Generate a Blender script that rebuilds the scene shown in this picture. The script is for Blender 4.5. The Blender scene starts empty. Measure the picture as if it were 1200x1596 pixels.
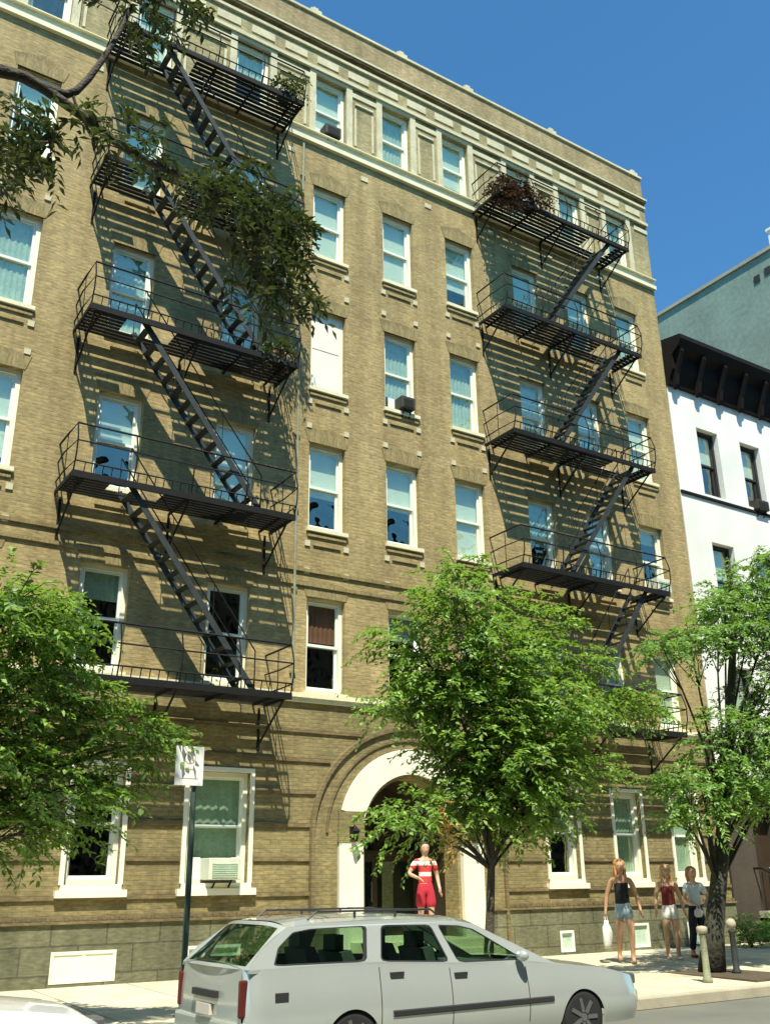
import bpy, math, random
import numpy as np
from mathutils import Vector, Matrix
from mathutils.geometry import tessellate_polygon
random.seed(7); rng = np.random.default_rng(11)
S = bpy.context.scene; COL = S.collection
PI = math.pi; R = math.radians

# ------------------------------------------------------------------ materials
def nt(name):
    m = bpy.data.materials.new(name); m.use_nodes = True
    n = m.node_tree; n.nodes.clear()
    out = n.nodes.new('ShaderNodeOutputMaterial')
    return m, n, out
def N(n, t, **k):
    x = n.nodes.new(t)
    for a, b in k.items():
        if a.startswith('_'): x.inputs[a[1:].replace('_', ' ')].default_value = b
        else: setattr(x, a, b)
    return x
def L(n, a, b): n.links.new(a, b)
def rgb(c): return (c[0], c[1], c[2], 1)
def pbr(name, c, rough=.7, amp=.25, scale=3, fine=60, bump=.15, metal=0, spec=.4, c2=None, dist=.01):
    m, n, out = nt(name)
    b = N(n, 'ShaderNodeBsdfPrincipled'); b.inputs['Roughness'].default_value = rough
    b.inputs['Metallic'].default_value = metal; b.inputs['Specular IOR Level'].default_value = spec
    tc = N(n, 'ShaderNodeTexCoord')
    n1 = N(n, 'ShaderNodeTexNoise', _Scale=scale, _Detail=5.0); n2 = N(n, 'ShaderNodeTexNoise', _Scale=fine, _Detail=3.0)
    L(n, tc.outputs['Object'], n1.inputs['Vector']); L(n, tc.outputs['Object'], n2.inputs['Vector'])
    mx = N(n, 'ShaderNodeMix', data_type='RGBA')
    d = c2 or tuple(x * (1 - amp) for x in c); u = tuple(min(1, x * (1 + amp * .6)) for x in c)
    mx.inputs[6].default_value = rgb(d); mx.inputs[7].default_value = rgb(u)
    ad = N(n, 'ShaderNodeMath', operation='MULTIPLY_ADD'); ad.inputs[1].default_value = .5
    L(n, n2.outputs[0], ad.inputs[0])
    hf = N(n, 'ShaderNodeMath', operation='MULTIPLY'); hf.inputs[1].default_value = .5
    L(n, n1.outputs[0], hf.inputs[0]); L(n, hf.outputs[0], ad.inputs[2])
    mr = N(n, 'ShaderNodeMapRange'); mr.inputs[1].default_value = .3; mr.inputs[2].default_value = .7
    L(n, ad.outputs[0], mr.inputs[0]); L(n, mr.outputs[0], mx.inputs[0]); L(n, mx.outputs[2], b.inputs['Base Color'])
    if bump:
        bp = N(n, 'ShaderNodeBump', _Strength=bump, _Distance=dist); L(n, n2.outputs[0], bp.inputs['Height']); L(n, bp.outputs[0], b.inputs['Normal'])
    if 'paint' in name and 'sash' not in name and 'window' not in name and 'iron' not in name: b.inputs['Coat Weight'].default_value = 1; b.inputs['Coat Roughness'].default_value = .04
    L(n, b.outputs[0], out.inputs[0]); return m
def brick(name, c1, c2, mortar, w=.22, h=.075, rot=False, msize=.010, big=.35):
    m, n, out = nt(name)
    b = N(n, 'ShaderNodeBsdfPrincipled'); b.inputs['Roughness'].default_value = .88; b.inputs['Specular IOR Level'].default_value = .2
    tc = N(n, 'ShaderNodeTexCoord'); sp = N(n, 'ShaderNodeSeparateXYZ'); L(n, tc.outputs['Object'], sp.inputs[0])
    s = N(n, 'ShaderNodeMath', operation='ADD'); L(n, sp.outputs[0], s.inputs[0]); L(n, sp.outputs[1], s.inputs[1])
    cb = N(n, 'ShaderNodeCombineXYZ')
    if rot: L(n, sp.outputs[2], cb.inputs[0]); L(n, s.outputs[0], cb.inputs[1])
    else: L(n, s.outputs[0], cb.inputs[0]); L(n, sp.outputs[2], cb.inputs[1])
    t = N(n, 'ShaderNodeTexBrick', _Scale=1.0); t.inputs['Brick Width'].default_value = w; t.inputs['Row Height'].default_value = h
    t.inputs['Mortar Size'].default_value = msize; t.inputs['Mortar Smooth'].default_value = .15; t.inputs['Bias'].default_value = -.1
    t.inputs['Color1'].default_value = rgb(c1); t.inputs['Color2'].default_value = rgb(c2); t.inputs['Mortar'].default_value = rgb(mortar)
    L(n, cb.outputs[0], t.inputs['Vector'])
    nz = N(n, 'ShaderNodeTexNoise', _Scale=.55, _Detail=6.0, _Roughness=.65); L(n, tc.outputs['Object'], nz.inputs['Vector'])
    mr = N(n, 'ShaderNodeMapRange'); mr.inputs[1].default_value = .3; mr.inputs[2].default_value = .7; mr.inputs[3].default_value = 1 - big; mr.inputs[4].default_value = 1 + big * .55
    L(n, nz.outputs[0], mr.inputs[0])
    # per brick scatter
    nb = N(n, 'ShaderNodeTexNoise', _Scale=1.0, _Detail=2.0)
    vm = N(n, 'ShaderNodeVectorMath', operation='MULTIPLY'); vm.inputs[1].default_value = (8, 26, 1); L(n, cb.outputs[0], vm.inputs[0]); L(n, vm.outputs[0], nb.inputs['Vector'])
    m2 = N(n, 'ShaderNodeMapRange'); m2.inputs[1].default_value = .3; m2.inputs[2].default_value = .7; m2.inputs[3].default_value = .74; m2.inputs[4].default_value = 1.2
    L(n, nb.outputs[0], m2.inputs[0])
    mm = N(n, 'ShaderNodeMath', operation='MULTIPLY'); L(n, mr.outputs[0], mm.inputs[0]); L(n, m2.outputs[0], mm.inputs[1])
    vs_ = N(n, 'ShaderNodeVectorMath', operation='MULTIPLY'); vs_.inputs[1].default_value = (2.2, .16, 1); L(n, cb.outputs[0] if not rot else tc.outputs['Object'], vs_.inputs[0])
    ns = N(n, 'ShaderNodeTexNoise', _Scale=1.0, _Detail=5.0, _Roughness=.6); L(n, vs_.outputs[0], ns.inputs['Vector'])
    ms = N(n, 'ShaderNodeMapRange'); ms.inputs[1].default_value = .38; ms.inputs[2].default_value = .6; ms.inputs[3].default_value = .80; ms.inputs[4].default_value = 1.04; L(n, ns.outputs[0], ms.inputs[0])
    m3 = N(n, 'ShaderNodeMath', operation='MULTIPLY'); L(n, mm.outputs[0], m3.inputs[0]); L(n, ms.outputs[0], m3.inputs[1])
    sc = N(n, 'ShaderNodeVectorMath', operation='SCALE'); L(n, t.outputs['Color'], sc.inputs[0]); L(n, m3.outputs[0], sc.inputs['Scale'])
    L(n, sc.outputs[0], b.inputs['Base Color'])
    bp = N(n, 'ShaderNodeBump', _Strength=.5, _Distance=.008, invert=True); L(n, t.outputs['Fac'], bp.inputs['Height']); L(n, bp.outputs[0], b.inputs['Normal'])
    L(n, b.outputs[0], out.inputs[0]); return m
def glassy(name, refl, tint, gl=(.8, .95, .93), rough=.02, wave=.25, scale=2.5):
    m, n, out = nt(name)
    g = N(n, 'ShaderNodeBsdfGlossy'); g.inputs['Color'].default_value = rgb(gl); g.inputs['Roughness'].default_value = rough
    t = N(n, 'ShaderNodeBsdfTransparent'); t.inputs['Color'].default_value = rgb(tint)
    tc = N(n, 'ShaderNodeTexCoord'); z = N(n, 'ShaderNodeTexNoise', _Scale=scale, _Detail=1.0); L(n, tc.outputs['Object'], z.inputs['Vector'])
    bp = N(n, 'ShaderNodeBump', _Strength=wave, _Distance=.02); L(n, z.outputs[0], bp.inputs['Height']); L(n, bp.outputs[0], g.inputs['Normal'])
    lw = N(n, 'ShaderNodeLayerWeight', _Blend=.5); pw = N(n, 'ShaderNodeMath', operation='POWER'); pw.inputs[1].default_value = 4.0; L(n, lw.outputs['Facing'], pw.inputs[0])
    mr = N(n, 'ShaderNodeMapRange'); mr.inputs[3].default_value = refl; mr.inputs[4].default_value = 1.0; L(n, pw.outputs[0], mr.inputs[0])
    mx = N(n, 'ShaderNodeMixShader'); L(n, mr.outputs[0], mx.inputs[0]); L(n, t.outputs[0], mx.inputs[1]); L(n, g.outputs[0], mx.inputs[2])
    L(n, mx.outputs[0], out.inputs[0]); return m
def leafmat(name, a, b_, trans=.35, tcol=None):
    m, n, out = nt(name)
    g = N(n, 'ShaderNodeNewGeometry'); mx = N(n, 'ShaderNodeMix', data_type='RGBA'); mx.inputs[6].default_value = rgb(a); mx.inputs[7].default_value = rgb(b_)
    pw = N(n, 'ShaderNodeMath', operation='POWER'); pw.inputs[1].default_value = 1.5; L(n, g.outputs['Random Per Island'], pw.inputs[0]); L(n, pw.outputs[0], mx.inputs[0])
    p = N(n, 'ShaderNodeBsdfPrincipled'); p.inputs['Roughness'].default_value = .5; p.inputs['Specular IOR Level'].default_value = .45; L(n, mx.outputs[2], p.inputs['Base Color'])
    t = N(n, 'ShaderNodeBsdfTranslucent'); tc = tcol or (b_[0] * 1.5, b_[1] * 1.5, b_[2] * .7); t.inputs['Color'].default_value = rgb(tc)
    s = N(n, 'ShaderNodeMixShader'); s.inputs[0].default_value = trans; L(n, p.outputs[0], s.inputs[1]); L(n, t.outputs[0], s.inputs[2])
    L(n, s.outputs[0], out.inputs[0]); return m
def stripes(name, c1, c2, period, phase=0):
    m, n, out = nt(name)
    p = N(n, 'ShaderNodeBsdfPrincipled'); p.inputs['Roughness'].default_value = .85
    tc = N(n, 'ShaderNodeTexCoord'); sp = N(n, 'ShaderNodeSeparateXYZ'); L(n, tc.outputs['Object'], sp.inputs[0])
    a = N(n, 'ShaderNodeMath', operation='MULTIPLY_ADD'); a.inputs[1].default_value = 1 / period; a.inputs[2].default_value = phase; L(n, sp.outputs[2], a.inputs[0])
    f = N(n, 'ShaderNodeMath', operation='FRACT'); L(n, a.outputs[0], f.inputs[0])
    g = N(n, 'ShaderNodeMath', operation='GREATER_THAN'); g.inputs[1].default_value = .62; L(n, f.outputs[0], g.inputs[0])
    mx = N(n, 'ShaderNodeMix', data_type='RGBA'); mx.inputs[6].default_value = rgb(c1); mx.inputs[7].default_value = rgb(c2); L(n, g.outputs[0], mx.inputs[0])
    L(n, mx.outputs[2], p.inputs['Base Color']); L(n, p.outputs[0], out.inputs[0]); return m

M = {}
M['brick'] = brick('tan_brick', (.48, .36, .15), (.35, .265, .11), (.38, .31, .17), big=.22)
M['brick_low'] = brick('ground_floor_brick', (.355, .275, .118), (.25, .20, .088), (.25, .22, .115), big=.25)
M['brick_soldier'] = brick('soldier_brick', (.37, .28, .12), (.29, .225, .095), (.33, .29, .15), rot=True)
M['brick_pale'] = brick('pale_green_brick', (.45, .375, .185), (.34, .29, .14), (.36, .31, .17))
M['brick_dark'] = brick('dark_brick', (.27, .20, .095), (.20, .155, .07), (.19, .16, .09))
M['parapet'] = brick('parapet_brick', (.46, .34, .165), (.33, .26, .125), (.36, .31, .18), big=.4)
M['stone_tan'] = pbr('weathered_tan_stone', (.60, .55, .35), .85, .3, 2.5, 30, .2)
M['stone'] = pbr('cream_stone', (.78, .73, .48), .8, .22, 2.2, 40, .2)
M['stone_white'] = pbr('pale_painted_stone', (.90, .86, .68), .7, .12, 2, 40, .12)
M['found'] = brick('foundation_stone', (.225, .22, .125), (.17, .17, .10), (.12, .12, .075), w=.9, h=.42, msize=.014, big=.4)
M['trim'] = pbr('cream_window_paint', (.86, .85, .66), .5, .1, 4, 50, .05)
M['sash'] = pbr('white_sash_paint', (.80, .84, .74), .45, .1, 4, 50, .05)
M['glass'] = glassy('window_glass', .15, (.955, .985, .965), gl=(1, 1, .82), wave=1.2)
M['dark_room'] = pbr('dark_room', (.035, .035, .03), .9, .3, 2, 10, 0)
M['blind'] = pbr('pale_blind', (.76, .85, .68), .8, .12, 3, 30, .1)
M['blind2'] = pbr('green_grey_curtain', (.50, .64, .48), .85, .3, 5, 24, .3)
M['curtain'] = pbr('rust_curtain', (.30, .14, .08), .85, .3, 5, 30, .3)
M['iron'] = pbr('black_iron', (.014, .014, .013), .7, .4, 8, 60, .2, spec=.2)
M['iron_worn'] = pbr('grey_painted_iron', (.04, .048, .045), .6, .5, 6, 50, .2, spec=.3)
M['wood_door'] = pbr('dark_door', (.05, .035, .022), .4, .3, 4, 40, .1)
M['vest'] = pbr('vestibule_plaster', (.16, .14, .09), .8, .2, 2, 20, .05)
M['asphalt'] = pbr('asphalt', (.17, .17, .13), .9, .2, .8, 90, .5, c2=(.11, .11, .09))
M['walk'] = None
M['kerb'] = pbr('kerb_granite', (.42, .38, .27), .85, .3, 3, 70, .3)
M['stucco'] = pbr('white_stucco', (.82, .82, .72), .8, .2, .7, 30, .15)
M['cornice_dark'] = pbr('dark_brown_cornice', (.012, .010, .008), .8, .4, 5, 40, .2, spec=.15)
M['grey_wall'] = pbr('grey_green_render', (.25, .33, .26), .9, .3, .7, 6, .3)
M['soil'] = pbr('soil', (.10, .075, .045), .95, .5, 3, 25, .8, dist=.03)
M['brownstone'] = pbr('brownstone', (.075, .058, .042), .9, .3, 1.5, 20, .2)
M['roof'] = pbr('roof_felt', (.10, .10, .09), .95, .2, 1, 30, .2)
M['bark'] = pbr('bark', (.085, .07, .05), .9, .5, 5, 30, .9, dist=.03)
M['bark_light'] = pbr('mottled_bark', (.05, .05, .033), .9, .65, 4, 14, .8, dist=.03)
M['leaf'] = leafmat('bright_leaf', (.035, .10, .018), (.30, .47, .10), .27)
M['leaf2'] = leafmat('mid_leaf', (.04, .11, .022), (.28, .46, .12), .27)
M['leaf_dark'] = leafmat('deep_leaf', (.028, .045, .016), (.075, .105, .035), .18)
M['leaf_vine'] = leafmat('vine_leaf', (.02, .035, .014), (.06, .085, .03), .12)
M['leaf_brown'] = leafmat('dry_leaf', (.30, .18, .06), (.48, .33, .13), .25)
M['leaf_red'] = leafmat('maroon_leaf', (.035, .018, .014), (.10, .05, .035), .12)
M['car'] = pbr('silver_white_paint', (.54, .58, .53), .24, .04, 2, 60, 0, metal=.4, spec=.6)
M['car_white'] = pbr('white_paint', (.84, .85, .78), .25, .04, 2, 60, 0, spec=.7)
M['carglass'] = glassy('car_glass', .2, (.55, .72, .58), gl=(.8, .95, .9), wave=0)
M['rubber'] = pbr('rubber', (.02, .02, .02), .8, .3, 5, 60, .2)
M['alloy'] = pbr('wheel_alloy', (.3, .3, .3), .35, .15, 5, 60, 0, metal=.8)
M['plastic'] = pbr('dark_plastic', (.03, .03, .03), .5, .2, 5, 60, .05)
M['seat'] = pbr('grey_upholstery', (.12, .14, .13), .9, .3, 5, 60, .1)
M['red_lens'] = pbr('red_lens', (.10, .02, .015), .2, .1, 5, 60, 0)
M['plate'] = pbr('plate', (.7, .62, .5), .5, .15, 9, 60, 0)
M['sign_white'] = pbr('sign_enamel', (.86, .86, .78), .4, .06, 6, 60, 0)
M['sign_red'] = pbr('faded_red_print', (.70, .52, .40), .5, .2, 9, 60, 0)
M['pole'] = pbr('green_grey_galvanised', (.10, .15, .115), .55, .35, 5, 50, .1, metal=.2)
M['ac'] = pbr('air_conditioner_enamel', (.66, .68, .52), .5, .15, 5, 40, .05)
M['ac_dark'] = pbr('air_conditioner_dark', (.05, .045, .035), .6, .3, 5, 40, .1)
M['bollard'] = pbr('weathered_post', (.30, .31, .20), .7, .45, 6, 40, .3)
M['skin'] = pbr('skin', (.62, .38, .24), .55, .08, 6, 60, 0)
M['skin_dark'] = pbr('tanned_skin', (.50, .28, .16), .55, .08, 6, 60, 0)
M['hair_ginger'] = pbr('ginger_hair', (.50, .24, .08), .6, .4, 10, 50, .4)
M['hair_blond'] = pbr('blond_hair', (.62, .36, .14), .6, .4, 10, 50, .4)
M['hair_dark'] = pbr('dark_hair', (.03, .02, .015), .6, .4, 10, 50, .4)
M['black_cloth'] = pbr('black_cloth', (.02, .018, .02), .9, .3, 6, 60, .2)
M['navy_cloth'] = pbr('navy_cloth', (.02, .028, .045), .9, .3, 6, 60, .2)
M['white_cloth'] = pbr('white_cloth', (.80, .80, .74), .9, .1, 6, 60, .2)
M['paleblue_cloth'] = pbr('pale_blue_cloth', (.62, .74, .80), .9, .1, 6, 60, .2)
M['denim'] = pbr('light_denim', (.28, .36, .40), .9, .25, 9, 60, .2)
M['red_cloth'] = pbr('red_cloth', (.50, .03, .05), .9, .2, 6, 60, .2)
M['maroon_cloth'] = pbr('maroon_cloth', (.20, .03, .03), .9, .2, 6, 60, .2)
M['stripe'] = stripes('red_and_white_stripes', (.62, .05, .05), (.85, .75, .66), .2)
M['shoe'] = pbr('tan_shoe', (.36, .25, .15), .7, .2, 6, 60, .1)
M['terracotta'] = pbr('terracotta', (.36, .16, .08), .85, .2, 6, 60, .1)
M['eye'] = pbr('eye', (.03, .02, .02), .3, .1, 6, 60, 0)
M['lip'] = pbr('lip', (.42, .14, .11), .5, .1, 6, 60, 0)
M['lamp_glass'] = pbr('frosted_lamp_glass', (.55, .5, .36), .3, .1, 6, 60, 0)
# sidewalk: concrete flags with joints and stains
def walkmat():
    m, n, out = nt('sidewalk_concrete')
    p = N(n, 'ShaderNodeBsdfPrincipled'); p.inputs['Roughness'].default_value = .9
    tc = N(n, 'ShaderNodeTexCoord')
    t = N(n, 'ShaderNodeTexBrick', _Scale=1.0, offset=0.0); t.inputs['Brick Width'].default_value = 1.5; t.inputs['Row Height'].default_value = 1.5
    t.inputs['Mortar Size'].default_value = .012; t.inputs['Color1'].default_value = (.60, .55, .38, 1); t.inputs['Color2'].default_value = (.52, .48, .34, 1); t.inputs['Mortar'].default_value = (.2, .18, .13, 1)
    L(n, tc.outputs['Object'], t.inputs['Vector'])
    z = N(n, 'ShaderNodeTexNoise', _Scale=1.6, _Detail=8.0, _Roughness=.7); L(n, tc.outputs['Object'], z.inputs['Vector'])
    mr = N(n, 'ShaderNodeMapRange'); mr.inputs[1].default_value = .35; mr.inputs[2].default_value = .65; mr.inputs[3].default_value = .75; mr.inputs[4].default_value = 1.1; L(n, z.outputs[0], mr.inputs[0])
    sc = N(n, 'ShaderNodeVectorMath', operation='SCALE'); L(n, t.outputs['Color'], sc.inputs[0]); L(n, mr.outputs[0], sc.inputs['Scale']); L(n, sc.outputs[0], p.inputs['Base Color'])
    L(n, p.outputs[0], out.inputs[0])
    v = N(n, 'ShaderNodeTexVoronoi', _Scale=4.5); L(n, tc.outputs['Object'], v.inputs['Vector'])
    g1 = N(n, 'ShaderNodeMapRange'); g1.inputs[1].default_value = .05; g1.inputs[2].default_value = .09; g1.inputs[3].default_value = .45; g1.inputs[4].default_value = 1.0; L(n, v.outputs['Distance'], g1.inputs[0])
    mq = N(n, 'ShaderNodeMath', operation='MULTIPLY'); L(n, mr.outputs[0], mq.inputs[0]); L(n, g1.outputs[0], mq.inputs[1]); L(n, mq.outputs[0], sc.inputs['Scale']); return m
M['walk'] = walkmat()

# ------------------------------------------------------------------ helpers
class MB:
    def __init__(s): s.v = []; s.f = []
    def add(s, vs, fs):
        k = len(s.v); s.v += [tuple(v) for v in vs]; s.f += [tuple(k + i for i in f) for f in fs]; return s
    def box(s, x0, x1, y0, y1, z0, z1):
        vs = [(x, y, z) for x in (x0, x1) for y in (y0, y1) for z in (z0, z1)]
        return s.add(vs, [(0, 1, 3, 2), (4, 6, 7, 5), (0, 4, 5, 1), (2, 3, 7, 6), (0, 2, 6, 4), (1, 5, 7, 3)])
    def bar(s, a, b, w, h, up=(0, 0, 1)):
        a = Vector(a); b = Vector(b); d = (b - a).normalized(); u = Vector(up)
        sd = d.cross(u)
        if sd.length < 1e-4: sd = d.cross(Vector((1, 0, 0)))
        sd.normalize(); u = sd.cross(d); sd *= w / 2; u = u * (h / 2)
        vs = [p + q * sd + r * u for p in (a, b) for q, r in ((-1, -1), (1, -1), (1, 1), (-1, 1))]
        return s.add(vs, [(0, 1, 2, 3), (7, 6, 5, 4), (0, 4, 5, 1), (1, 5, 6, 2), (2, 6, 7, 3), (3, 7, 4, 0)])
    def tube(s, pts, rad, seg=6, cap=True):
        pts = [Vector(p) for p in pts]; rs = rad if isinstance(rad, (list, tuple)) else [rad] * len(pts)
        k0 = len(s.v); prev = None
        for i, p in enumerate(pts):
            d = (pts[min(i + 1, len(pts) - 1)] - pts[max(i - 1, 0)]).normalized()
            if prev is None:
                a = d.orthogonal().normalized()
            else:
                a = (prev - d * prev.dot(d))
                a = a.normalized() if a.length > 1e-5 else d.orthogonal().normalized()
            prev = a; b = d.cross(a)
            for j in range(seg):
                t = 2 * PI * j / seg; s.v.append(tuple(p + (a * math.cos(t) + b * math.sin(t)) * rs[i]))
        for i in range(len(pts) - 1):
            for j in range(seg):
                q = k0 + i * seg; j2 = (j + 1) % seg
                s.f.append((q + j, q + j2, q + seg + j2, q + seg + j))
        if cap:
            s.f.append(tuple(k0 + j for j in range(seg))[::-1]); s.f.append(tuple(k0 + (len(pts) - 1) * seg + j for j in range(seg)))
        return s
    def lathe(s, prof, c=(0, 0, 0), seg=16, axis='z'):
        k0 = len(s.v)
        for r, h in prof:
            for j in range(seg):
                t = 2 * PI * j / seg; a, b = r * math.cos(t), r * math.sin(t)
                s.v.append((c[0] + a, c[1] + b, c[2] + h) if axis == 'z' else (c[0] + a, c[1] + h, c[2] + b))
        for i in range(len(prof) - 1):
            for j in range(seg):
                q = k0 + i * seg; j2 = (j + 1) % seg; s.f.append((q + j, q + j2, q + seg + j2, q + seg + j))
        s.f.append(tuple(k0 + j for j in range(seg))); s.f.append(tuple(k0 + (len(prof) - 1) * seg + j for j in range(seg)))
        return s
    def ball(s, c, r, seg=10, rings=7):
        rx, ry, rz = r if isinstance(r, (tuple, list)) else (r, r, r)
        k0 = len(s.v)
        for i in range(rings + 1):
            p = PI * i / rings
            for j in range(seg):
                t = 2 * PI * j / seg
                s.v.append((c[0] + rx * math.sin(p) * math.cos(t), c[1] + ry * math.sin(p) * math.sin(t), c[2] + rz * math.cos(p)))
        for i in range(rings):
            for j in range(seg):
                q = k0 + i * seg; j2 = (j + 1) % seg; s.f.append((q + j, q + seg + j, q + seg + j2, q + j2))
        return s
    def prism_xz(s, poly, y0, y1):
        n = len(poly); vs = [(x, y0, z) for x, z in poly] + [(x, y1, z) for x, z in poly]
        fs = [(i, (i + 1) % n, n + (i + 1) % n, n + i) for i in range(n)]
        t = tessellate_polygon([[Vector((x, z, 0)) for x, z in poly]])
        fs += [tuple(a) for a in t] + [tuple(n + i for i in a[::-1]) for a in t]
        return s.add(vs, fs)
    def prism_yz(s, poly, x0, x1):
        n = len(poly); vs = [(x0, y, z) for y, z in poly] + [(x1, y, z) for y, z in poly]
        fs = [(i, (i + 1) % n, n + (i + 1) % n, n + i) for i in range(n)]
        t = tessellate_polygon([[Vector((y, z, 0)) for y, z in poly]])
        fs += [tuple(a) for a in t] + [tuple(n + i for i in a[::-1]) for a in t]
        return s.add(vs, fs)
    def holed_xz(s, outer, holes, y0, y1, fn=None):
        """plate in the x-z plane with holes, front at y0, reveals running back to y1"""
        loops = [outer] + holes; flat = [p for l in loops for p in l]
        t = tessellate_polygon([[Vector((x, z, 0)) for x, z in l] for l in loops]); n = len(flat)
        vs = [(x, y0, z) for x, z in flat] + [(x, y1, z) for x, z in flat]
        fs = [tuple(a) for a in t] + [tuple(n + i for i in a[::-1]) for a in t]
        k = 0
        for l in loops:
            m = len(l)
            for i in range(m): fs.append((k + i, k + (i + 1) % m, n + k + (i + 1) % m, n + k + i))
            k += m
        if fn: vs = [fn(v) for v in vs]
        return s.add(vs, fs)
    def mesh(s, name, smooth=False):
        me = bpy.data.meshes.new(name); me.from_pydata(s.v, [], s.f); me.update()
        bm_fix(me)
        if smooth: me.polygons.foreach_set('use_smooth', [True] * len(me.polygons))
        return me
    def build(s, name, mat, parent=None, smooth=False, loc=(0, 0, 0), rz=0, world=False, bevel=0):
        me = s.mesh(name, smooth)
        if world and parent is not None:
            off = wloc(parent); me.transform(Matrix.Translation(-off))
        o = bpy.data.objects.new(name, me); COL.objects.link(o); o.location = loc; o.rotation_euler = (0, 0, rz)
        if mat: me.materials.append(mat)
        if parent is not None: o.parent = parent
        if bevel:
            b = o.modifiers.new('bevel', 'BEVEL'); b.width = bevel; b.segments = 2; b.limit_method = 'ANGLE'
        return o
import bmesh
def bm_fix(me):
    bm = bmesh.new(); bm.from_mesh(me); bmesh.ops.recalc_face_normals(bm, faces=bm.faces); bm.to_mesh(me); bm.free()
def wloc(o):
    v = Vector((0, 0, 0))
    while o is not None: v += o.location; o = o.parent
    return v
def tag(o, label=None, cat=None, group=None, kind=None):
    if label: o['label'] = label
    if cat: o['category'] = cat
    if group: o['group'] = group
    if kind: o['kind'] = kind
    return o
def empty(name, loc=(0, 0, 0), rz=0):
    o = bpy.data.objects.new(name, None); COL.objects.link(o); o.location = loc; o.rotation_euler = (0, 0, rz); o.empty_display_size = .3; return o
def put(name, me, mat, parent, loc=(0, 0, 0)):
    o = bpy.data.objects.new(name, me); COL.objects.link(o); o.location = loc; o.parent = parent
    if mat and not me.materials: me.materials.append(mat)
    return o
def copy_tree(o, parent=None):
    c = o.copy(); COL.objects.link(c); c.parent = parent
    for ch in [x for x in bpy.data.objects if x.parent == o]: copy_tree(ch, c)
    return c

# ------------------------------------------------------------------ setting
YK = -6.0                      # kerb line
def zwalk(y): return .15 + (.10) * min(1, max(0, (y - YK) / (0 - YK)))
g = MB().box(-300, 300, -300, 300, -.6, -.02); tag(g.build('ground', M['roof']), kind='structure')
rd = MB(); nx = 60
rd.add([(-120, -15.5, 0), (160, -15.5, 0), (160, YK - .16, 0), (-120, YK - .16, 0)], [(0, 1, 2, 3)])
tag(rd.build('road', M['asphalt']), kind='structure')
sw = MB(); sw.prism_yz([(YK, -.01), (YK, .15), (0.6, .26), (0.6, -.01)], -120, 160); tag(sw.build('sidewalk', M['walk']), kind='structure')
kb = MB(); kb.box(-120, 160, YK - .16, YK - .002, -.01, .155); tag(kb.build('kerb', M['kerb'], bevel=.02), kind='structure')
sw = MB(); sw.box(-120, 160, -21, -15.6, -.01, .15); tag(sw.build('far_sidewalk', M['walk']), kind='structure')
kb = MB(); kb.box(-120, 160, -15.6, -15.45, -.01, .155); tag(kb.build('far_kerb', M['kerb']), kind='structure')
for x_ in (15.05, 9.52, 1.0): tag(MB().box(x_ - .7, x_ + .7, -5.75, -3.75, .10, .19).build('soil', M['soil']), kind='structure')

# ------------------------------------------------------------------ apartment building
X0, X1 = -3.0, 21.2
FL = {6: (19.05, 20.96), 5: (15.54, 17.54), 4: (12.04, 14.09), 3: (8.72, 10.70), 2: (5.27, 7.22), 1: (1.75, 3.65)}
COLS = {'z': .40, 'A': 2.75, 'B': 5.07, 'b': 7.51, 'C': 9.68, 'D': 11.66, 'E': 13.60, 'F': 15.87, 'G': 17.85, 'H': 19.79}
bld = empty('apartment_building', (X0, 0, 0))
tag(bld, 'six storey tan brick apartment block with arched cream doorway and iron fire escapes', 'building')
def bb(mb, name, mat, **k): return mb.build(name, mat, bld, world=True, **k)
WIN = []
for f, (za, zb) in FL.items():
    for c, x in COLS.items():
        w = .90
        if f == 1:
            if c in 'CDE': continue
            if c == 'b': w = 1.20
            if c == 'B': x = 5.30
            if c == 'F': x = 15.79
        WIN.append((f, c, x, w, za, zb))
def rect(x0, x1, z0, z1): return [(x0, z0), (x1, z0), (x1, z1), (x0, z1)]
holes_lo = [rect(x - w / 2, x + w / 2, za, zb) for f, c, x, w, za, zb in WIN if f == 1]
holes_mid = [rect(x - w / 2, x + w / 2, za, zb) for f, c, x, w, za, zb in WIN if 2 <= f <= 5]
holes_top = [rect(x - w / 2, x + w / 2, za, zb) for f, c, x, w, za, zb in WIN if f == 6]
DX, DZ0, DR = 11.70, 2.62, 1.20
def arch_pts(rx, rz, z0=DZ0, n=24, a0=0, a1=PI): return [(DX + rx * math.cos(a0 + (a1 - a0) * i / n), z0 + rz * math.sin(a0 + (a1 - a0) * i / n)) for i in range(n + 1)]
ZL = 5.05
door_hole_wall = [(DX - 1.55, .02), (DX + 1.55, .02)] + arch_pts(1.55, 1.55)
m = MB()
# ground floor wall; door opening cuts the lower edge
outer = [(X0, 0), (DX - 1.55, 0)] + arch_pts(1.55, 1.55)[::-1] + [(DX + 1.55, 0), (X1, 0), (X1, ZL), (X0, ZL)]
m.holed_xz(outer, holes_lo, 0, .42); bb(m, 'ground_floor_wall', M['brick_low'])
m = MB().holed_xz(rect(X0, X1, ZL, 18.72), holes_mid, 0, .42); bb(m, 'upper_wall', M['brick'])
m = MB().holed_xz(rect(X0, X1, 18.72, 21.05), holes_top, .0, .42); bb(m, 'top_floor_wall', M['brick_pale'])
m = MB().box(X0, X1, .43, .8, 21.05, 23.0).box(X0, X0 + .4, .8, 16, 0, 23.0).box(X1 - .4, X1, .43, 16, 0, 23.0).box(X0, X1, 16, 16.4, 0, 23.0); bb(m, 'side_walls', M['brick'])
m = MB().box(X0 + .4, X1 - .4, .8, 16, 22.0, 22.2); bb(m, 'roof', M['roof'])
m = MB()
for z in (5.0, 8.4, 11.8, 15.2, 18.6): m.box(X0 + .41, X1 - .41, .95, 15.9, z - .2, z)
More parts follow.
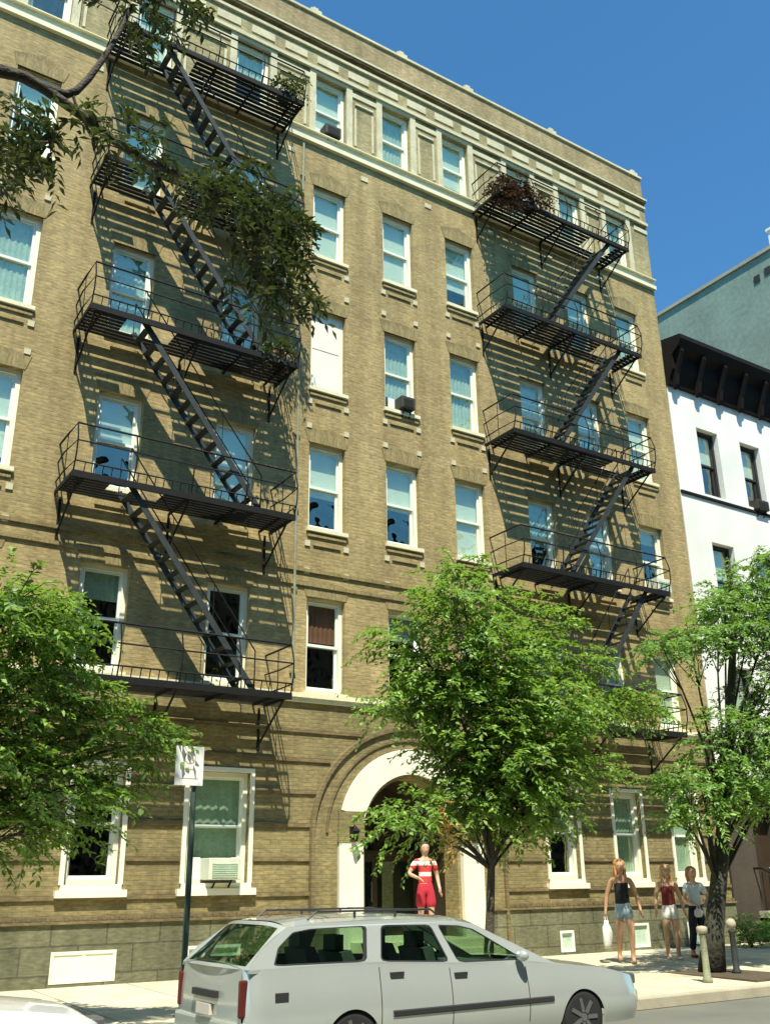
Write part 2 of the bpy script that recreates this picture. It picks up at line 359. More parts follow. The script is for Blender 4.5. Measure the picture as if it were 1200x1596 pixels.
m.box(X0 + .41, X1 - .41, 3.0, 3.2, .3, 22.0); bb(m, 'interior', M['dark_room'])
# frieze, cornice, parapet
m = MB().box(X0, X1, -.03, .43, 21.05, 21.93); bb(m, 'frieze', M['brick_pale'])
m = MB(); x = X0 + .3
while x < X1 - .8:
    m.box(x, x + .62, -.055, -.028, 21.34, 21.56); x += .92
m.box(X0, X1, -.085, -.028, 21.72, 21.80); m.box(X0, X1, -.10, -.028, 21.06, 21.16); bb(m, 'frieze_blocks', M['stone_tan'])
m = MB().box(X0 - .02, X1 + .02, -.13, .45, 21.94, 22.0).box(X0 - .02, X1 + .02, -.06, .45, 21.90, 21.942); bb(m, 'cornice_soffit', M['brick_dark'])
m = MB().box(X0 - .03, X1 + .03, -.155, .45, 22.0, 22.06); bb(m, 'cornice', M['stone_tan'])
m = MB().box(X0, X1, -.02, .43, 22.06, 22.93); bb(m, 'parapet', M['parapet'])
m = MB().box(X0 - .02, X1 + .02, -.07, .48, 22.93, 23.0)
for x in (9.2, 11.9, 14.2, 17.4, 20.9, 6.3): m.box(x - .16, x + .16, -.06, .1, 23.0, 23.10).box(x - .07, x + .07, -.03, .08, 23.1, 23.19)
bb(m, 'coping', M['stone_tan'])
# top floor stone trim: sill band, pilaster strips round the windows, panels between
m = MB().box(X0, X1 + .02, -.10, 0.0, 18.72, 18.84).box(X0, X1 + .02, -.06, 0.0, 18.84, 19.02)
m.box(X0, X1, -.14, -.0, 19.02, 19.05)
bb(m, 'stone_band', M['stone'])
m = MB()
cx = sorted(COLS.values())
for x in cx:
    for s in (-1, 1): m.box(x + s * .45 - (.17 if s < 0 else 0), x + s * .45 + (.17 if s > 0 else 0), -.05, -.0, 19.05, 21.05)
    m.box(x - .45, x + .45, -.05, 0, 20.96, 21.05)
for a, b in zip(cx[:-1], cx[1:]):
    a2, b2 = a + .62, b - .62
    if b2 - a2 > .5:
        m.box(a2, b2, -.03, 0, 20.78, 20.92).box(a2 + .1, b2 - .1, -.045, 0, 20.55, 20.60)
        m.box(a2 + .08, a2 + .14, -.02, 0, 19.25, 20.45).box(b2 - .14, b2 - .08, -.02, 0, 19.25, 20.45)
m.box(20.62, 21.2, -.03, 0, 20.78, 20.92)
bb(m, 'stone_trim', M['stone_tan'])
m = MB()
for a_, b_ in zip(cx[:-1], cx[1:]): q = (a_ + b_) / 2; bb(MB().box(q - .1, q + .1, -.02, 0, 18.25, 18.38), 'stone_inlay', M['stone_tan'])
# string courses
m = MB()
for z in (7.46, 7.76): m.box(X0, X1 + .01, -.045, 0, z - .035, z + .03)
bb(m, 'string_courses', M['brick_soldier'])
m = MB().box(X0, X1 + .015, -.07, 0, 5.05, 5.13).box(X0, X1 + .02, -.11, 0, 5.13, 5.22); bb(m, 'stone_sill_course', M['stone'])
# banded ground floor
m = MB(); blocks = [(x - w / 2 - .1, x + w / 2 + .1) for f, c, x, w, za, zb in WIN if f == 1]
for z in (1.55, 2.15, 2.75, 3.35, 3.95, 4.5):
    segs = [(X0, X1)]
    cuts = [(9.42, 13.98)] if z < 3.3 else [(9.8, 13.6)] if z < 4.1 else []
    if 1.7 < z < 3.7: cuts += blocks
    for a, b in cuts:
        segs = [q for s_ in segs for q in ((s_[0], min(s_[1], a)), (max(s_[0], b), s_[1])) if q[1] - q[0] > .02]
    for a, b in segs: m.box(a, b, -.035, 0, z - .035, z + .04)
bb(m, 'brick_bands', M['brick_dark'])
# stone base
BW = [(4.75, 5.80, .30, .76), (15.42, 15.82, .30, .72), (17.48, 18.12, .30, .80), (7.0, 8.0, .30, .76), (19.4, 20.2, .3, .78)]
for k, (a, b) in enumerate(((X0 - .02, 9.9), (13.5, X1 + .02))):
    hs = [rect(w[0], w[1], w[2], w[3]) for w in BW if a < w[0] < b]
    m = MB().holed_xz(rect(a, b, 0, 1.16), hs, -.07, -.003); bb(m, 'stone_base', M['found'])
m = MB()
for a, b in ((X0 - .03, 9.9), (13.5, X1 + .03)):
    m.box(a, b, -.11, -.002, 1.16, 1.20); m.box(a, b, -.02, -.002, 1.20, 1.27)
    x = a
    while x < b - .08: m.box(x, x + .075, -.045, -.02, 1.205, 1.265); x += .15
bb(m, 'water_table', M['brick_dark'])
for i, w in enumerate(BW):
    m = MB().holed_xz(rect(w[0], w[1], w[2], w[3]), [rect(w[0] + .05, w[1] - .05, w[2] + .05, w[3] - .05)], -.075, -.02)
    o = bb(m, 'basement_window', M['trim'] if i == 0 else M['sash'])
    if i in (0,):
        pn = MB().box(w[0] + .05, w[1] - .05, -.06, -.02, w[2] + .05, w[3] - .05).box(w[0] + .5, w[0] + .55, -.068, -.06, w[2] + .05, w[3] - .05); pm = M['trim']
    else: pn = MB().box(w[0] + .05, w[1] - .05, -.03, -.02, w[2] + .05, w[3] - .05); pm = M['blind2']
    me = pn.mesh('panel'); me.transform(Matrix.Translation(-wloc(bld))); put('panel', me, pm, o)
# window unit
cache = {}
def unit(w, h):
    k = (round(w, 2), round(h, 2))
    if k in cache: return cache[k]
    T = .085
    c = MB().holed_xz(rect(-w / 2, w / 2, 0, h), [rect(-w / 2 + T, w / 2 - T, T, h - T)], .12, .27)
    iw = w / 2 - T; hm = h / 2
    def sash(z0, z1, y): return MB().holed_xz(rect(-iw, iw, z0, z1), [rect(-iw + .045, iw - .045, z0 + .055, z1 - .045)], y, y + .04)
    s1 = sash(hm - .02, h - T, .165); s2 = sash(T, hm + .03, .210)
    g = MB().box(-iw + .045, iw - .045, .180, .184, hm + .035, h - T - .045).box(-iw + .045, iw - .045, .226, .23, T + .055, hm - .015)
    sl = MB().box(-w / 2 - .05, w / 2 + .05, -.07, .13, -.085, -.0)
    cache[k] = [x.mesh(n) for x, n in ((c, 'window'), (s1, 'sash'), (s2, 'sash'), (g, 'pane'), (sl, 'sill'))]
    return cache[k]
BL = {'C4': (1.0, 'whiteout'), 'C3': (.6, 'blind'), 'D3': (.55, 'blind'), 'E3': (1, 'blind'), 'D4': (.8, 'blind2'), 'E4': (1, 'blind2'), 'E5': (.7, 'blind'), 'D5': (.9, 'blind'), 'C5': (1, 'blind'),
      'C6': (1, 'blind'), 'D6': (1, 'blind2'), 'E6': (.8, 'blind'), 'C2': (.45, 'curtain'), 'D2': (.3, 'blind2'), 'A4': (1, 'blind2'), 'A3': (.9, 'blind'), 'B4': (1, 'blind2'), 'B3': (.5, 'blind'), 'b3': (1, 'blind'),
      'B2': (.3, 'blind2'), 'b2': (.0, 'blind'), 'b1': (.97, 'blind2'), 'B1': (0, 'blind'), 'A6': (0, 'blind'), 'F6': (.8, 'blind'), 'G6': (.9, 'blind2'), 'H6': (.6, 'blind2'), 'H3': (.2, 'blind'), 'F3': (.6, 'blind2'), 'F1': (.5, 'blind2'), 'b6': (.5, 'blind2')}
for f, c, x, w, za, zb in WIN:
    me = unit(w, zb - za); lx = x - X0
    o = put('window', me[0], M['trim'], bld, (lx, 0, za))
    put('sash', me[1], M['sash'], o); put('sash', me[2], M['sash'], o)
    h = zb - za; frac, kind = BL.get(c + str(f), (random.choice([.9, 1, 1, 1]), random.choice(['blind', 'blind2', 'blind'])))
    if kind == 'whiteout':
        put('shutter', MB().box(-w / 2 + .06, w / 2 - .06, .13, .16, .06, h - .06).box(-w / 2 + .1, w / 2 - .1, .12, .13, h / 2 + .05, h - .12).box(-w / 2 + .1, w / 2 - .1, .12, .13, .12, h / 2 - .05).mesh('shutter'), M['stone_white'], o)
    put('pane', me[3], M['glass'], o)
    put('sill', me[4], M['stone'] if f > 1 else M['stone_white'], o)
    wk = ('x', round(w, 2), f)
    if wk not in cache:
        d = {}
        if 2 <= f <= 5: d['lintel'] = (MB().prism_xz([(-w / 2 - .03, h), (w / 2 + .03, h), (w / 2 + .12, h + .30), (0, h + (.36 if f < 5 else .46)), (-w / 2 - .12, h + .30)], -.012, 0.05).mesh('lintel'), 'brick_soldier')
        if f in (3, 4, 5):
            d['sill_course'] = (MB().box(-.47, .47, -.035, 0, -.20, -.145).box(-.33, .33, -.035, 0, -.39, -.335).mesh('sill_course'), 'brick_soldier')
        if f == 1:
            q = MB()
            for s_ in (-1, 1): q.box(s_ * w / 2 - (.08 if s_ < 0 else 0), s_ * w / 2 + (.08 if s_ > 0 else 0), -.03, .0, 0, h + .08)
            q.box(-w / 2, w / 2, -.03, 0, h, h + .08).box(-w / 2 - .14, w / 2 + .14, -.10, 0, -.20, -.086)
            d['surround'] = (q.mesh('surround'), 'stone_white')
        cache[wk] = d
    for nm, (me_, mt_) in cache[wk].items(): put(nm, me_, M[mt_], o)
    if f in (3, 4, 5) and c in 'ACDE':
        if 'stone' not in cache: cache['stone'] = MB().box(-.06, .06, -.03, 0, -.06, .06).mesh('stone_inlay')
        for sx in (-.47, .47):
            for sz in (-.36, -.96): put('stone_inlay', cache['stone'], M['stone_tan'], o, (sx, 0, sz))
    if frac > 0 and kind != 'whiteout':
        zt = h - .08; zl = zt - (h - .16) * frac
        b_ = MB(); n = 7; ww = w - .16
        vs = []
        for i in range(n * 4 + 1):
            xx = -ww / 2 + ww * i / (n * 4); yy = .262 + (.010 * math.sin(i * PI / 2 * .97) if kind != 'blind' else 0)
            vs += [(xx, yy, zl), (xx, yy, zt)]
        b_.add(vs, [(2 * i, 2 * i + 2, 2 * i + 3, 2 * i + 1) for i in range(n * 4)])
        put('blind' if kind == 'blind' else 'curtain', b_.mesh('blind'), M[kind], o)
# entrance
def ring(ro, ri, y0, y1, z0=DZ0, a0=0, a1=PI, n=28):
    po = [(DX + ro[0] * math.cos(a0 + (a1 - a0) * i / n), z0 + ro[1] * math.sin(a0 + (a1 - a0) * i / n)) for i in range(n + 1)]
    pi_ = [(DX + ri[0] * math.cos(a0 + (a1 - a0) * i / n), z0 + ri[1] * math.sin(a0 + (a1 - a0) * i / n)) for i in range(n + 1)]
    m = MB()
    for i in range(n): m.prism_xz([po[i], po[i + 1], pi_[i + 1], pi_[i]], y0, y1)
    return m
a0 = math.asin(.44 / 1.73)
m = ring((1.73, 1.66), (1.20, 1.16), -.10, .25, a0=a0, a1=PI - a0)
m.box(DX - 1.73, DX - 1.20, -.10, .25, .24, 2.46).box(DX + 1.20, DX + 1.73, -.10, .25, .24, 2.46)
bb(m, 'cream_door_arch', M['stone_white'])
for sx in (-1, 1): bb(MB().box(DX + sx * 1.465 - .285, DX + sx * 1.465 + .285, -.115, .25, 2.46, 3.02), 'impost', M['brick_low'])
m2 = ring((2.27, 2.02), (1.74, 1.67), -.06, .0)
m2.box(DX - 2.27, DX - 1.76, -.06, 0, 0.2, 2.62).box(DX + 1.76, DX + 2.27, -.06, 0, .2, 2.62); bb(m2, 'brick_door_ring', M['brick_low'])
m = ring((2.34, 2.10), (2.27, 2.02), -.12, .0); m.box(DX - 2.34, DX - 2.27, -.12, 0, .2, 2.62).box(DX + 2.27, DX + 2.34, -.12, 0, .2, 2.62); bb(m, 'arch_hood_mould', M['brick_dark'])
m = ring((2.02, 1.86), (1.97, 1.81), -.09, -.061); bb(m, 'arch_bead', M['brick_dark'])
m = ring((1.20, 1.16), (1.12, 1.08), .0, .45, n=20); m.box(DX - 1.20, DX - 1.12, .0, .45, .7, 2.62).box(DX + 1.12, DX + 1.20, .0, .45, .7, 2.62); bb(m, 'door_reveal', M['brick_low'])
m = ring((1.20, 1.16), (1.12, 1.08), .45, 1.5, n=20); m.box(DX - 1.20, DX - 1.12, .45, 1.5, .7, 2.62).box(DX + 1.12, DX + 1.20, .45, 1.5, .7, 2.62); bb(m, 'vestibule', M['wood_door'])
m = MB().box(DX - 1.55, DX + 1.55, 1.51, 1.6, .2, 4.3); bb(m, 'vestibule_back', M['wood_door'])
m = MB().box(DX - 1.5, DX + 1.5, -.02, 1.5, .2, .70); bb(m, 'door_step', M['stone'])
m = MB()
for k, (y, z) in enumerate(((-1.25, .40), (-.95, .55), (-.65, .70))): m.box(DX - 1.5 + .0, DX + 1.5, y, -.02 if k == 2 else (-.95, -.65)[k], .12, z)
bb(m, 'entrance_steps', M['stone'], bevel=.01)
m = MB().holed_xz(rect(DX - 1.12, DX + 1.12, .70, 2.26), [rect(DX - 1.0, DX - .06, 1.0, 2.14), rect(DX + .06, DX + 1.0, 1.0, 2.14)], 1.40, 1.46)
dr = bb(m, 'entrance_door', M['wood_door'])
def sub(mb, name, mat, par):
    me = mb.mesh(name); me.transform(Matrix.Translation(-wloc(par))); return put(name, me, mat, par)
sub(MB().box(DX - 1.0, DX - .06, 1.425, 1.43, 1.0, 2.14).box(DX + .06, DX + 1.0, 1.425, 1.43, 1.0, 2.14), 'pane', M['carglass'], dr)
sub(MB().tube([(DX - .1, 1.36, 1.35), (DX - .1, 1.36, 1.75)], .015).bar((DX - .1, 1.36, 1.4), (DX - .1, 1.40, 1.4), .015, .015).bar((DX - .1, 1.36, 1.7), (DX - .1, 1.40, 1.7), .015, .015), 'handle', M['alloy'], dr)
m = MB().box(DX - 1.12, DX + 1.12, 1.32, 1.46, 2.26, 2.36)
for a in (45, 90, 135): m.bar((DX, 1.42, 2.36), (DX + 1.1 * math.cos(R(a)), 1.42, 2.62 + 1.05 * math.sin(R(a))), .03, .04, up=(0, 1, 0))
bb(m, 'fanlight_bar', M['wood_door'])
m = MB().tube([(8.92, -.04, 5.3), (8.92, -.04, 18.6)], .03, 8)
for z in np.arange(5.6, 18.5, 1.72): m.box(8.86, 8.98, -.05, -.001, z, z + .04)
bb(m, 'conduit', M['bollard'])

# ------------------------------------------------------------------ air conditioners
def aircon(x, z, w, label, dark=False):
    dp = -.17 if dark else -.26
    r = empty('window_air_conditioner', (x, 0, z)); tag(r, label, 'air conditioner', 'air conditioners in the windows')
    h = .30 if dark else .36; mt = M['ac_dark'] if dark else M['ac']
    MB().box(-w / 2, w / 2, dp, .16, 0, h).build('casing', mt, r, bevel=.012)
    m = MB()
    for i in range(7): m.box(-w / 2 + .06, w / 2 - .06, dp - .012, dp, .04 + i * h * .1, .055 + i * h * .1)
    m.build('grille', M['ac_dark'] if dark else M['blind2'], r)
    for s_ in (-1, 1): MB().box(s_ * (w / 2 + .09) - .09, s_ * (w / 2 + .09) + .09, .14, .16, 0, h + .02).build('side_panel', M['sash'], r)
    MB().bar((-w / 4, dp + .04, 0), (-w / 4, -.01, -.2), .02, .03).bar((w / 4, dp + .04, 0), (w / 4, -.01, -.2), .02, .03).build('bracket', M['iron'], r)
    return r
aircon(7.56, 1.80, .60, 'cream air conditioner in the wide ground floor window behind the street sign')
aircon(9.68, 19.12, .44, 'small dark air conditioner in the top floor window beside the left fire escape', True)
aircon(11.76, 12.10, .38, 'dark air conditioner in the middle column window on the fourth floor', True)
aircon(19.79, 8.80, .52, 'air conditioner in the third floor window at the right end of the right fire escape', False)
ac5 = aircon(15.79, 5.34, .50, 'dark air conditioner in the second floor window behind the centre tree and right fire escape', True)
aircon(24.76, 12.14, .56, 'dark air conditioner in an upper window of the white row house', True)
# wall lanterns
for x, lb in ((DX - 1.47, 'small dark wall lantern on the left side of the arched doorway'), (DX + 1.47, 'small dark wall lantern on the right side of the arched doorway')):
    r = empty('wall_lantern', (x, -.115, 2.62)); tag(r, lb, 'lantern', 'lanterns beside the door')
    MB().box(-.05, .05, -.02, 0, -.12, .12).tube([(0, -.02, .08), (0, -.1, .14), (0, -.16, .1)], .012).build('bracket', M['iron'], r)
    MB().lathe([(.03, -.16), (.075, .02), (.09, .03), (.02, .1)], (0, -.16, 0), 6).build('cage', M['iron'], r)
    MB().lathe([(.02, -.13), (.06, .0)], (0, -.16, -.005), 8).build('lamp', M['lamp_glass'], r)

# ------------------------------------------------------------------ fire escapes
def fire_escape(xa, xb, hatch, lo, hi, label, worn):
    zs = [4.96, 8.44, 11.80, 15.24, 18.72]
    r = empty('fire_escape', ((xa + xb) / 2, 0, zs[0])); tag(r, label, 'fire escape', 'iron fire escapes on the brick block')
    def fb(mb, name, mat=M['iron']): return mb.build(name, mat, r, world=True)
    D_ = 1.1
    for i, z in enumerate(zs):
        m = MB()
        m.box(xa, xb, -D_ - .02, -D_ + .02, z - .10, z + .02).box(xa, xa + .03, -D_ + .02, -.0, z - .07, z + .01).box(xb - .03, xb, -D_ + .02, -.0, z - .07, z + .01)
        y = -D_ + .10
        h0, h1 = sorted(hatch)
        while y < -.04:
            if i > 0 and -.98 < y < -.40:
                m.box(xa + .03, h0, y - .043, y + .043, z - .02, z); m.box(h1, xb - .03, y - .043, y + .043, z - .02, z)
            else: m.box(xa + .03, xb - .03, y - .043, y + .043, z - .02, z)
            y += .122
        n = 5
        for k in range(n):
            x = xa + .25 + (xb - xa - .5) * k / (n - 1)
            if i > 0 and h0 - .05 < x < h1 + .05: continue
            m.box(x - .015, x + .015, -D_ + .02, 0, z - .07, z - .013)
        fb(m, 'platform')
        m = MB()
        for k in range(3):
            x = xa + .12 + (xb - xa - .24) * k / 2
            fb(MB().bar((x, -D_ + .06, z - .08), (x, -.02, z - .80), .03, .03).box(x - .02, x + .02, -.03, 0, z - .9, z - .1), 'bracket')
        m = MB(); H = .92
        pts = [xa + .02, xa + (xb - xa) * .25, xa + (xb - xa) * .5, xa + (xb - xa) * .75, xb - .02]
        bul = .10
        for x in pts: m.tube([(x, -D_, z), (x, -D_ - bul * .9, z + .3), (x, -D_ - bul, z + .6), (x, -D_, z + H)], .015, 5)
        for zz, o_ in ((H, 0), (.55, bul), (.18, bul * .55)):
            m.tube([(xa + .01, -.0, z + zz), (xa + .01 - (o_ * .4), -D_ * .5, z + zz), (xa + .02, -D_ - o_, z + zz), (xb - .02, -D_ - o_, z + zz), (xb - .01 + o_ * .4, -D_ * .5, z + zz), (xb - .01, 0, z + zz)], .015 if zz < H else .02, 5)
        for x in (xa + .01, xb - .01): m.tube([(x, -.55, z), (x, -.55, z + H)], .009, 4)
        x = xa + .2
        while x < xb - .1:
            m.tube([(x, -D_ - .0, z), (x, -D_ - bul * .55, z + .18)], .010, 4, False); x += .16
        fb(m, 'railing')
    for i in range(4):
        z0, z1 = zs[i], zs[i + 1]
        m = MB(); t = MB(); hr = MB()
        for y in (-.97, -.42):
            m.bar((lo, y, z0), (hi, y, z1 + .05), .016, .115)
            hr.tube([(lo, y, z0), (lo, y, z0 + .75), (hi, y, z1 + .72), (hi, y, z1)], .014, 5)
            for q in (.33, .66): xx = lo + (hi - lo) * q; zz = z0 + (z1 - z0) * q; hr.tube([(xx, y, zz), (xx, y, zz + .75)], .008, 4)
        nst = 13
        for k in range(1, nst + 1):
            q = k / (nst + .5); xx = lo + (hi - lo) * q; zz = z0 + (z1 - z0) * q
            t.box(xx - .065, xx + .065, -.965, -.425, zz - .012, zz + .006)
        st = fb(m, 'stair', M['iron_worn'] if worn else M['iron']); me = t.mesh('treads'); me.transform(Matrix.Translation(-r.location)); put('treads', me, M['iron_worn'], st)
        me = hr.mesh('handrail'); me.transform(Matrix.Translation(-r.location)); put('handrail', me, M['iron'], st)
    return r
fire_escape(4.0, 8.35, (4.75, 5.75), 7.65, 5.05, 'black iron fire escape on the left with stairs rising to the left', True)
fire_escape(14.12, 18.95, (17.6, 18.6), 15.75, 18.30, 'black iron fire escape on the right with stairs rising to the right', True)

# ------------------------------------------------------------------ white row house
RX0, RX1 = 21.24, 30.0
rh = empty('row_house', (RX0, 0, 0)); tag(rh, 'white painted row house with heavy dark cornice right of the brick block', 'house')
RW = []
for x in (22.78, 24.76, 26.9, 28.9):
    for za, zb in ((12.2, 14.35), (8.62, 10.72), (4.75, 7.15)): RW.append((x, .95, za, zb))
for x in (24.9, 26.9, 28.9): RW.append((x, .95, 1.6, 3.7))
hs = [rect(x - w / 2, x + w / 2, a, b) for x, w, a, b in RW]
RD = (22.3, 23.3, .95, 3.45)
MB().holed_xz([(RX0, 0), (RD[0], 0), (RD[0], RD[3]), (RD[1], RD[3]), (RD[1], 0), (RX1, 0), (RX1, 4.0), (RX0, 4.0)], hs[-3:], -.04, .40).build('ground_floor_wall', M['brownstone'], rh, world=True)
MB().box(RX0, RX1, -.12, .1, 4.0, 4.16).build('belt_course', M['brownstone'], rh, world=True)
MB().holed_xz(rect(RX0, RX1, 4.16, 16.6), hs[:-3], -.0, .40).build('wall', M['stucco'], rh, world=True)
MB().box(RX0, RX0 + .3, .41, 12, 0, 16.6).box(RX1 - .3, RX1, .41, 12, 0, 16.6).box(RX0, RX1, 12, 12.3, 0, 16.6).build('side_walls', M['stucco'], rh, world=True)
MB().box(RX0 + .31, RX1 - .31, .42, 11.9, 16.3, 16.5).build('roof', M['roof'], rh, world=True)
m = MB().box(RX0 + .31, RX1 - .31, 2.4, 2.6, .2, 16.2)
for z in (4.3, 8.2, 11.8): m.box(RX0 + .31, RX1 - .31, .8, 11, z - .2, z)
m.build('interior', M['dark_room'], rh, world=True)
prof = [(0, 15.45), (-.10, 15.45), (-.14, 15.62), (-.30, 15.9), (-.34, 16.35), (-.62, 16.55), (-.72, 16.72), (-.72, 16.86), (0, 16.98)]
cn = MB().prism_yz(prof, RX0 - .02, RX1).build('cornice', M['cornice_dark'], rh, world=True)
m = MB(); x = RX0 + .1
while x < RX1:
    m = MB(); m.prism_yz([(-.13, 15.30), (-.26, 15.42), (-.33, 15.75), (-.60, 16.40), (-.58, 16.52), (-.12, 16.3)], x, x + .13); x += .98
    m2 = m.mesh('bracket'); m2.transform(Matrix.Translation(-wloc(rh))); put('bracket', m2, M['cornice_dark'], cn)
for x, w, a, b in RW:
    me = unit(w, b - a); o = put('window', me[0], M['iron_worn'], rh, (x - RX0, 0, a)) if False else None
    k = ('rw', round(b - a, 2))
    if k not in cache: cache[k] = [q.copy() for q in me]; [q.materials.clear() for q in cache[k]]
    c_ = cache[k]
    o = put('window', c_[0], M['plastic'], rh, (x - RX0, .06, a)); put('sash', c_[1], M['iron_worn'], o); put('sash', c_[2], M['iron_worn'], o); put('pane', c_[3], M['glass'], o)
    put('sill', c_[4], M['stucco'], o)
    h = b - a; put('blind', MB().box(-w / 2 + .08, w / 2 - .08, .25, .26, h * .5, h - .08).mesh('blind'), M['blind'], o)
m = MB().box(RX0, RX1, -.05, 0, 12.02, 12.10); m.build('string_course', M['cornice_dark'], rh, world=True)
m = MB().box(RD[0], RD[1], .3, .36, .95, RD[3]); d = m.build('door', M['wood_door'], rh, world=True)
me = MB().ball((RD[1] - .12, .27, 1.95), .035).mesh('handle'); me.transform(Matrix.Translation(-wloc(rh))); put('handle', me, M['alloy'], d)
m = MB()
for k in range(5): m.box(RD[0] - .2, RD[1] + .2, -1.75 + k * .3, -.0, .12, .35 + k * .15)
m.build('stoop', M['kerb'], rh, world=True)
for x in (RD[0] - .18, RD[1] + .18):
    m = MB()
    m.tube([(x, -1.7, .3), (x, -1.7, 1.25), (x, -.3, 1.95), (x, -.02, 1.95)], .03, 6)
    for k in range(8): yy = -1.6 + k * .19; m.tube([(x, yy, .4 + k * .08), (x, yy, 1.27 + k * .085)], .012, 4)
    m.build('stoop_railing', M['iron'], rh, world=True)
# grey building behind
gb = empty('rendered_building', (30.02, 0, 0)); tag(gb, 'tall grey green rendered building rising behind the white row house', 'building')
MB().box(30.02, 44, 0.2, 26, 0, 24.45).build('wall', M['grey_wall'], gb, world=True)
MB().box(29.94, 44.1, 0.1, 26.1, 24.45, 24.60).build('coping', M['kerb'], gb, world=True)
m = MB()
for y, z in ((1.6, 23.65), (.9, 23.85), (1.0, 23.4), (2.1, 23.55)): m.box(29.99, 30.03, y - .13, y + .13, z - .15, z + .15)
m.build('vent_holes', M['dark_room'], gb, world=True)
MB().box(30.3, 31.1, .5, 1.5, 24.60, 25.5).box(30.25, 31.15, .45, 1.55, 25.5, 25.6).build('chimney', M['stucco'], gb, world=True)

# added terrace across the street, out of view behind the photographer: it shades the street from the low sky and shows in the panes
op = empty('added_terrace', (-40, -24, 0)); tag(op, 'dark brownstone terrace added out of view to shade the street from low sky, seen only as reflections in the panes', 'houses')
ow = []
for i in range(52):
    for za, zb in ((1.9, 4.0), (5.3, 7.3), (8.6, 10.5), (11.9, 13.8), (15.2, 17.0)): ow.append(rect(-38.6 + i * 2.3, -37.6 + i * 2.3, za, zb))
MB().holed_xz(rect(-40, 82, 0, 18.2), ow, -24, -24.4).build('wall', M['brownstone'], op, world=True)
MB().box(-40, 82, -25.2, -25.1, 0, 18.0).build('room_backing', M['dark_room'], op, world=True)
MB().box(-40, 82, -24.0, -23.5, 18.2, 18.9).box(-40, 82, -36, -24.0, 18.3, 18.5).build('cornice', M['cornice_dark'], op, world=True)
# ------------------------------------------------------------------ trees
def leafmesh(name, org, dr, up, ln, wd):
    """org,dr,up: (n,3) arrays; one folded pointed leaf each"""
    n = len(org); dr = dr / np.linalg.norm(dr, axis=1, keepdims=True)
    sd = np.cross(dr, up); sd /= np.maximum(np.linalg.norm(sd, axis=1, keepdims=True), 1e-6); nn = np.cross(sd, dr)
    ln = ln[:, None]; wd = wd[:, None]
    v = np.empty((n, 4, 3), np.float32)
    v[:, 0] = org; v[:, 1] = org + dr * ln * .45 + sd * wd * .5 + nn * wd * .15; v[:, 2] = org + dr * ln - nn * ln * .12; v[:, 3] = org + dr * ln * .45 - sd * wd * .5 + nn * wd * .15
    me = bpy.data.meshes.new(name); me.vertices.add(n * 4); me.vertices.foreach_set('co', v.reshape(-1))
    me.loops.add(n * 4); me.loops.foreach_set('vertex_index', np.arange(n * 4, dtype=np.int32)); me.polygons.add(n)
    me.polygons.foreach_set('loop_start', np.arange(0, n * 4, 4, dtype=np.int32)); me.update(); me.validate(); return me
def foliage(blobs, dens, leaf, centre, droop=.35, spray=.5, nl=20, twigs=None, out=1.0):
    O, D_, U, LN, WD = [], [], [], [], []
    for (x, y, z, rx, ry, rz) in blobs:
        ns = max(3, int(dens * (rx * rz + ry * rz + rx * ry) / 3))
        for _ in range(ns):
            q = rng.normal(size=3); q /= np.linalg.norm(q); q *= rng.uniform(.25, 1) ** .55
            p = np.array([x + q[0] * rx, y + q[1] * ry, z + q[2] * rz])
            d = np.array([(p[0] - centre[0]) * .5 + q[0], (p[1] - centre[1]) * .5 + q[1], .25 * q[2] + .1]) * out + rng.normal(size=3) * .45
            d /= np.linalg.norm(d); L_ = spray * rng.uniform(.6, 1.25)
            k = nl; t = np.linspace(.05, 1, k)[:, None]
            pos = p + d * t * L_ + np.array([0, 0, -1]) * droop * L_ * t ** 2
            pos = pos + rng.normal(size=(k, 3)) * .012
            side = np.cross(d, [0, 0, 1]); side /= np.linalg.norm(side) + 1e-6
            sg = np.where(np.arange(k) % 2 == 0, 1, -1)[:, None]
            dd = d * .55 + side * sg * .8 + np.array([0, 0, -.28]) + rng.normal(size=(k, 3)) * .28
            O.append(pos); D_.append(dd); U.append(np.array([0, 0, 1]) + rng.normal(size=(k, 3)) * .35 + d * .2)
            LN.append(leaf[0] * rng.uniform(.7, 1.25, k)); WD.append(leaf[1] * rng.uniform(.75, 1.2, k))
            if twigs is not None and rng.random() < .35: twigs.tube([p - d * .15, p + d * L_ * .5 - np.array([0, 0, droop * L_ * .25]), p + d * L_ - np.array([0, 0, droop * L_])], [.008, .006, .003], 3, False)
    return [np.concatenate(a) for a in (O, D_, U, LN, WD)]
def limb(m, a, b, r0, r1, sag=.15, n=6, seg=6):
    a = Vector(a); b = Vector(b); mid = (a + b) / 2 + Vector((random.uniform(-.12, .12), random.uniform(-.12, .12), sag * (b - a).length)); pts = []; rs = []
    for i in range(n + 1):
        t = i / n; pts.append(a * (1 - t) ** 2 + mid * 2 * t * (1 - t) + b * t * t); rs.append(r0 + (r1 - r0) * t)
    m.tube(pts, rs, seg); return pts
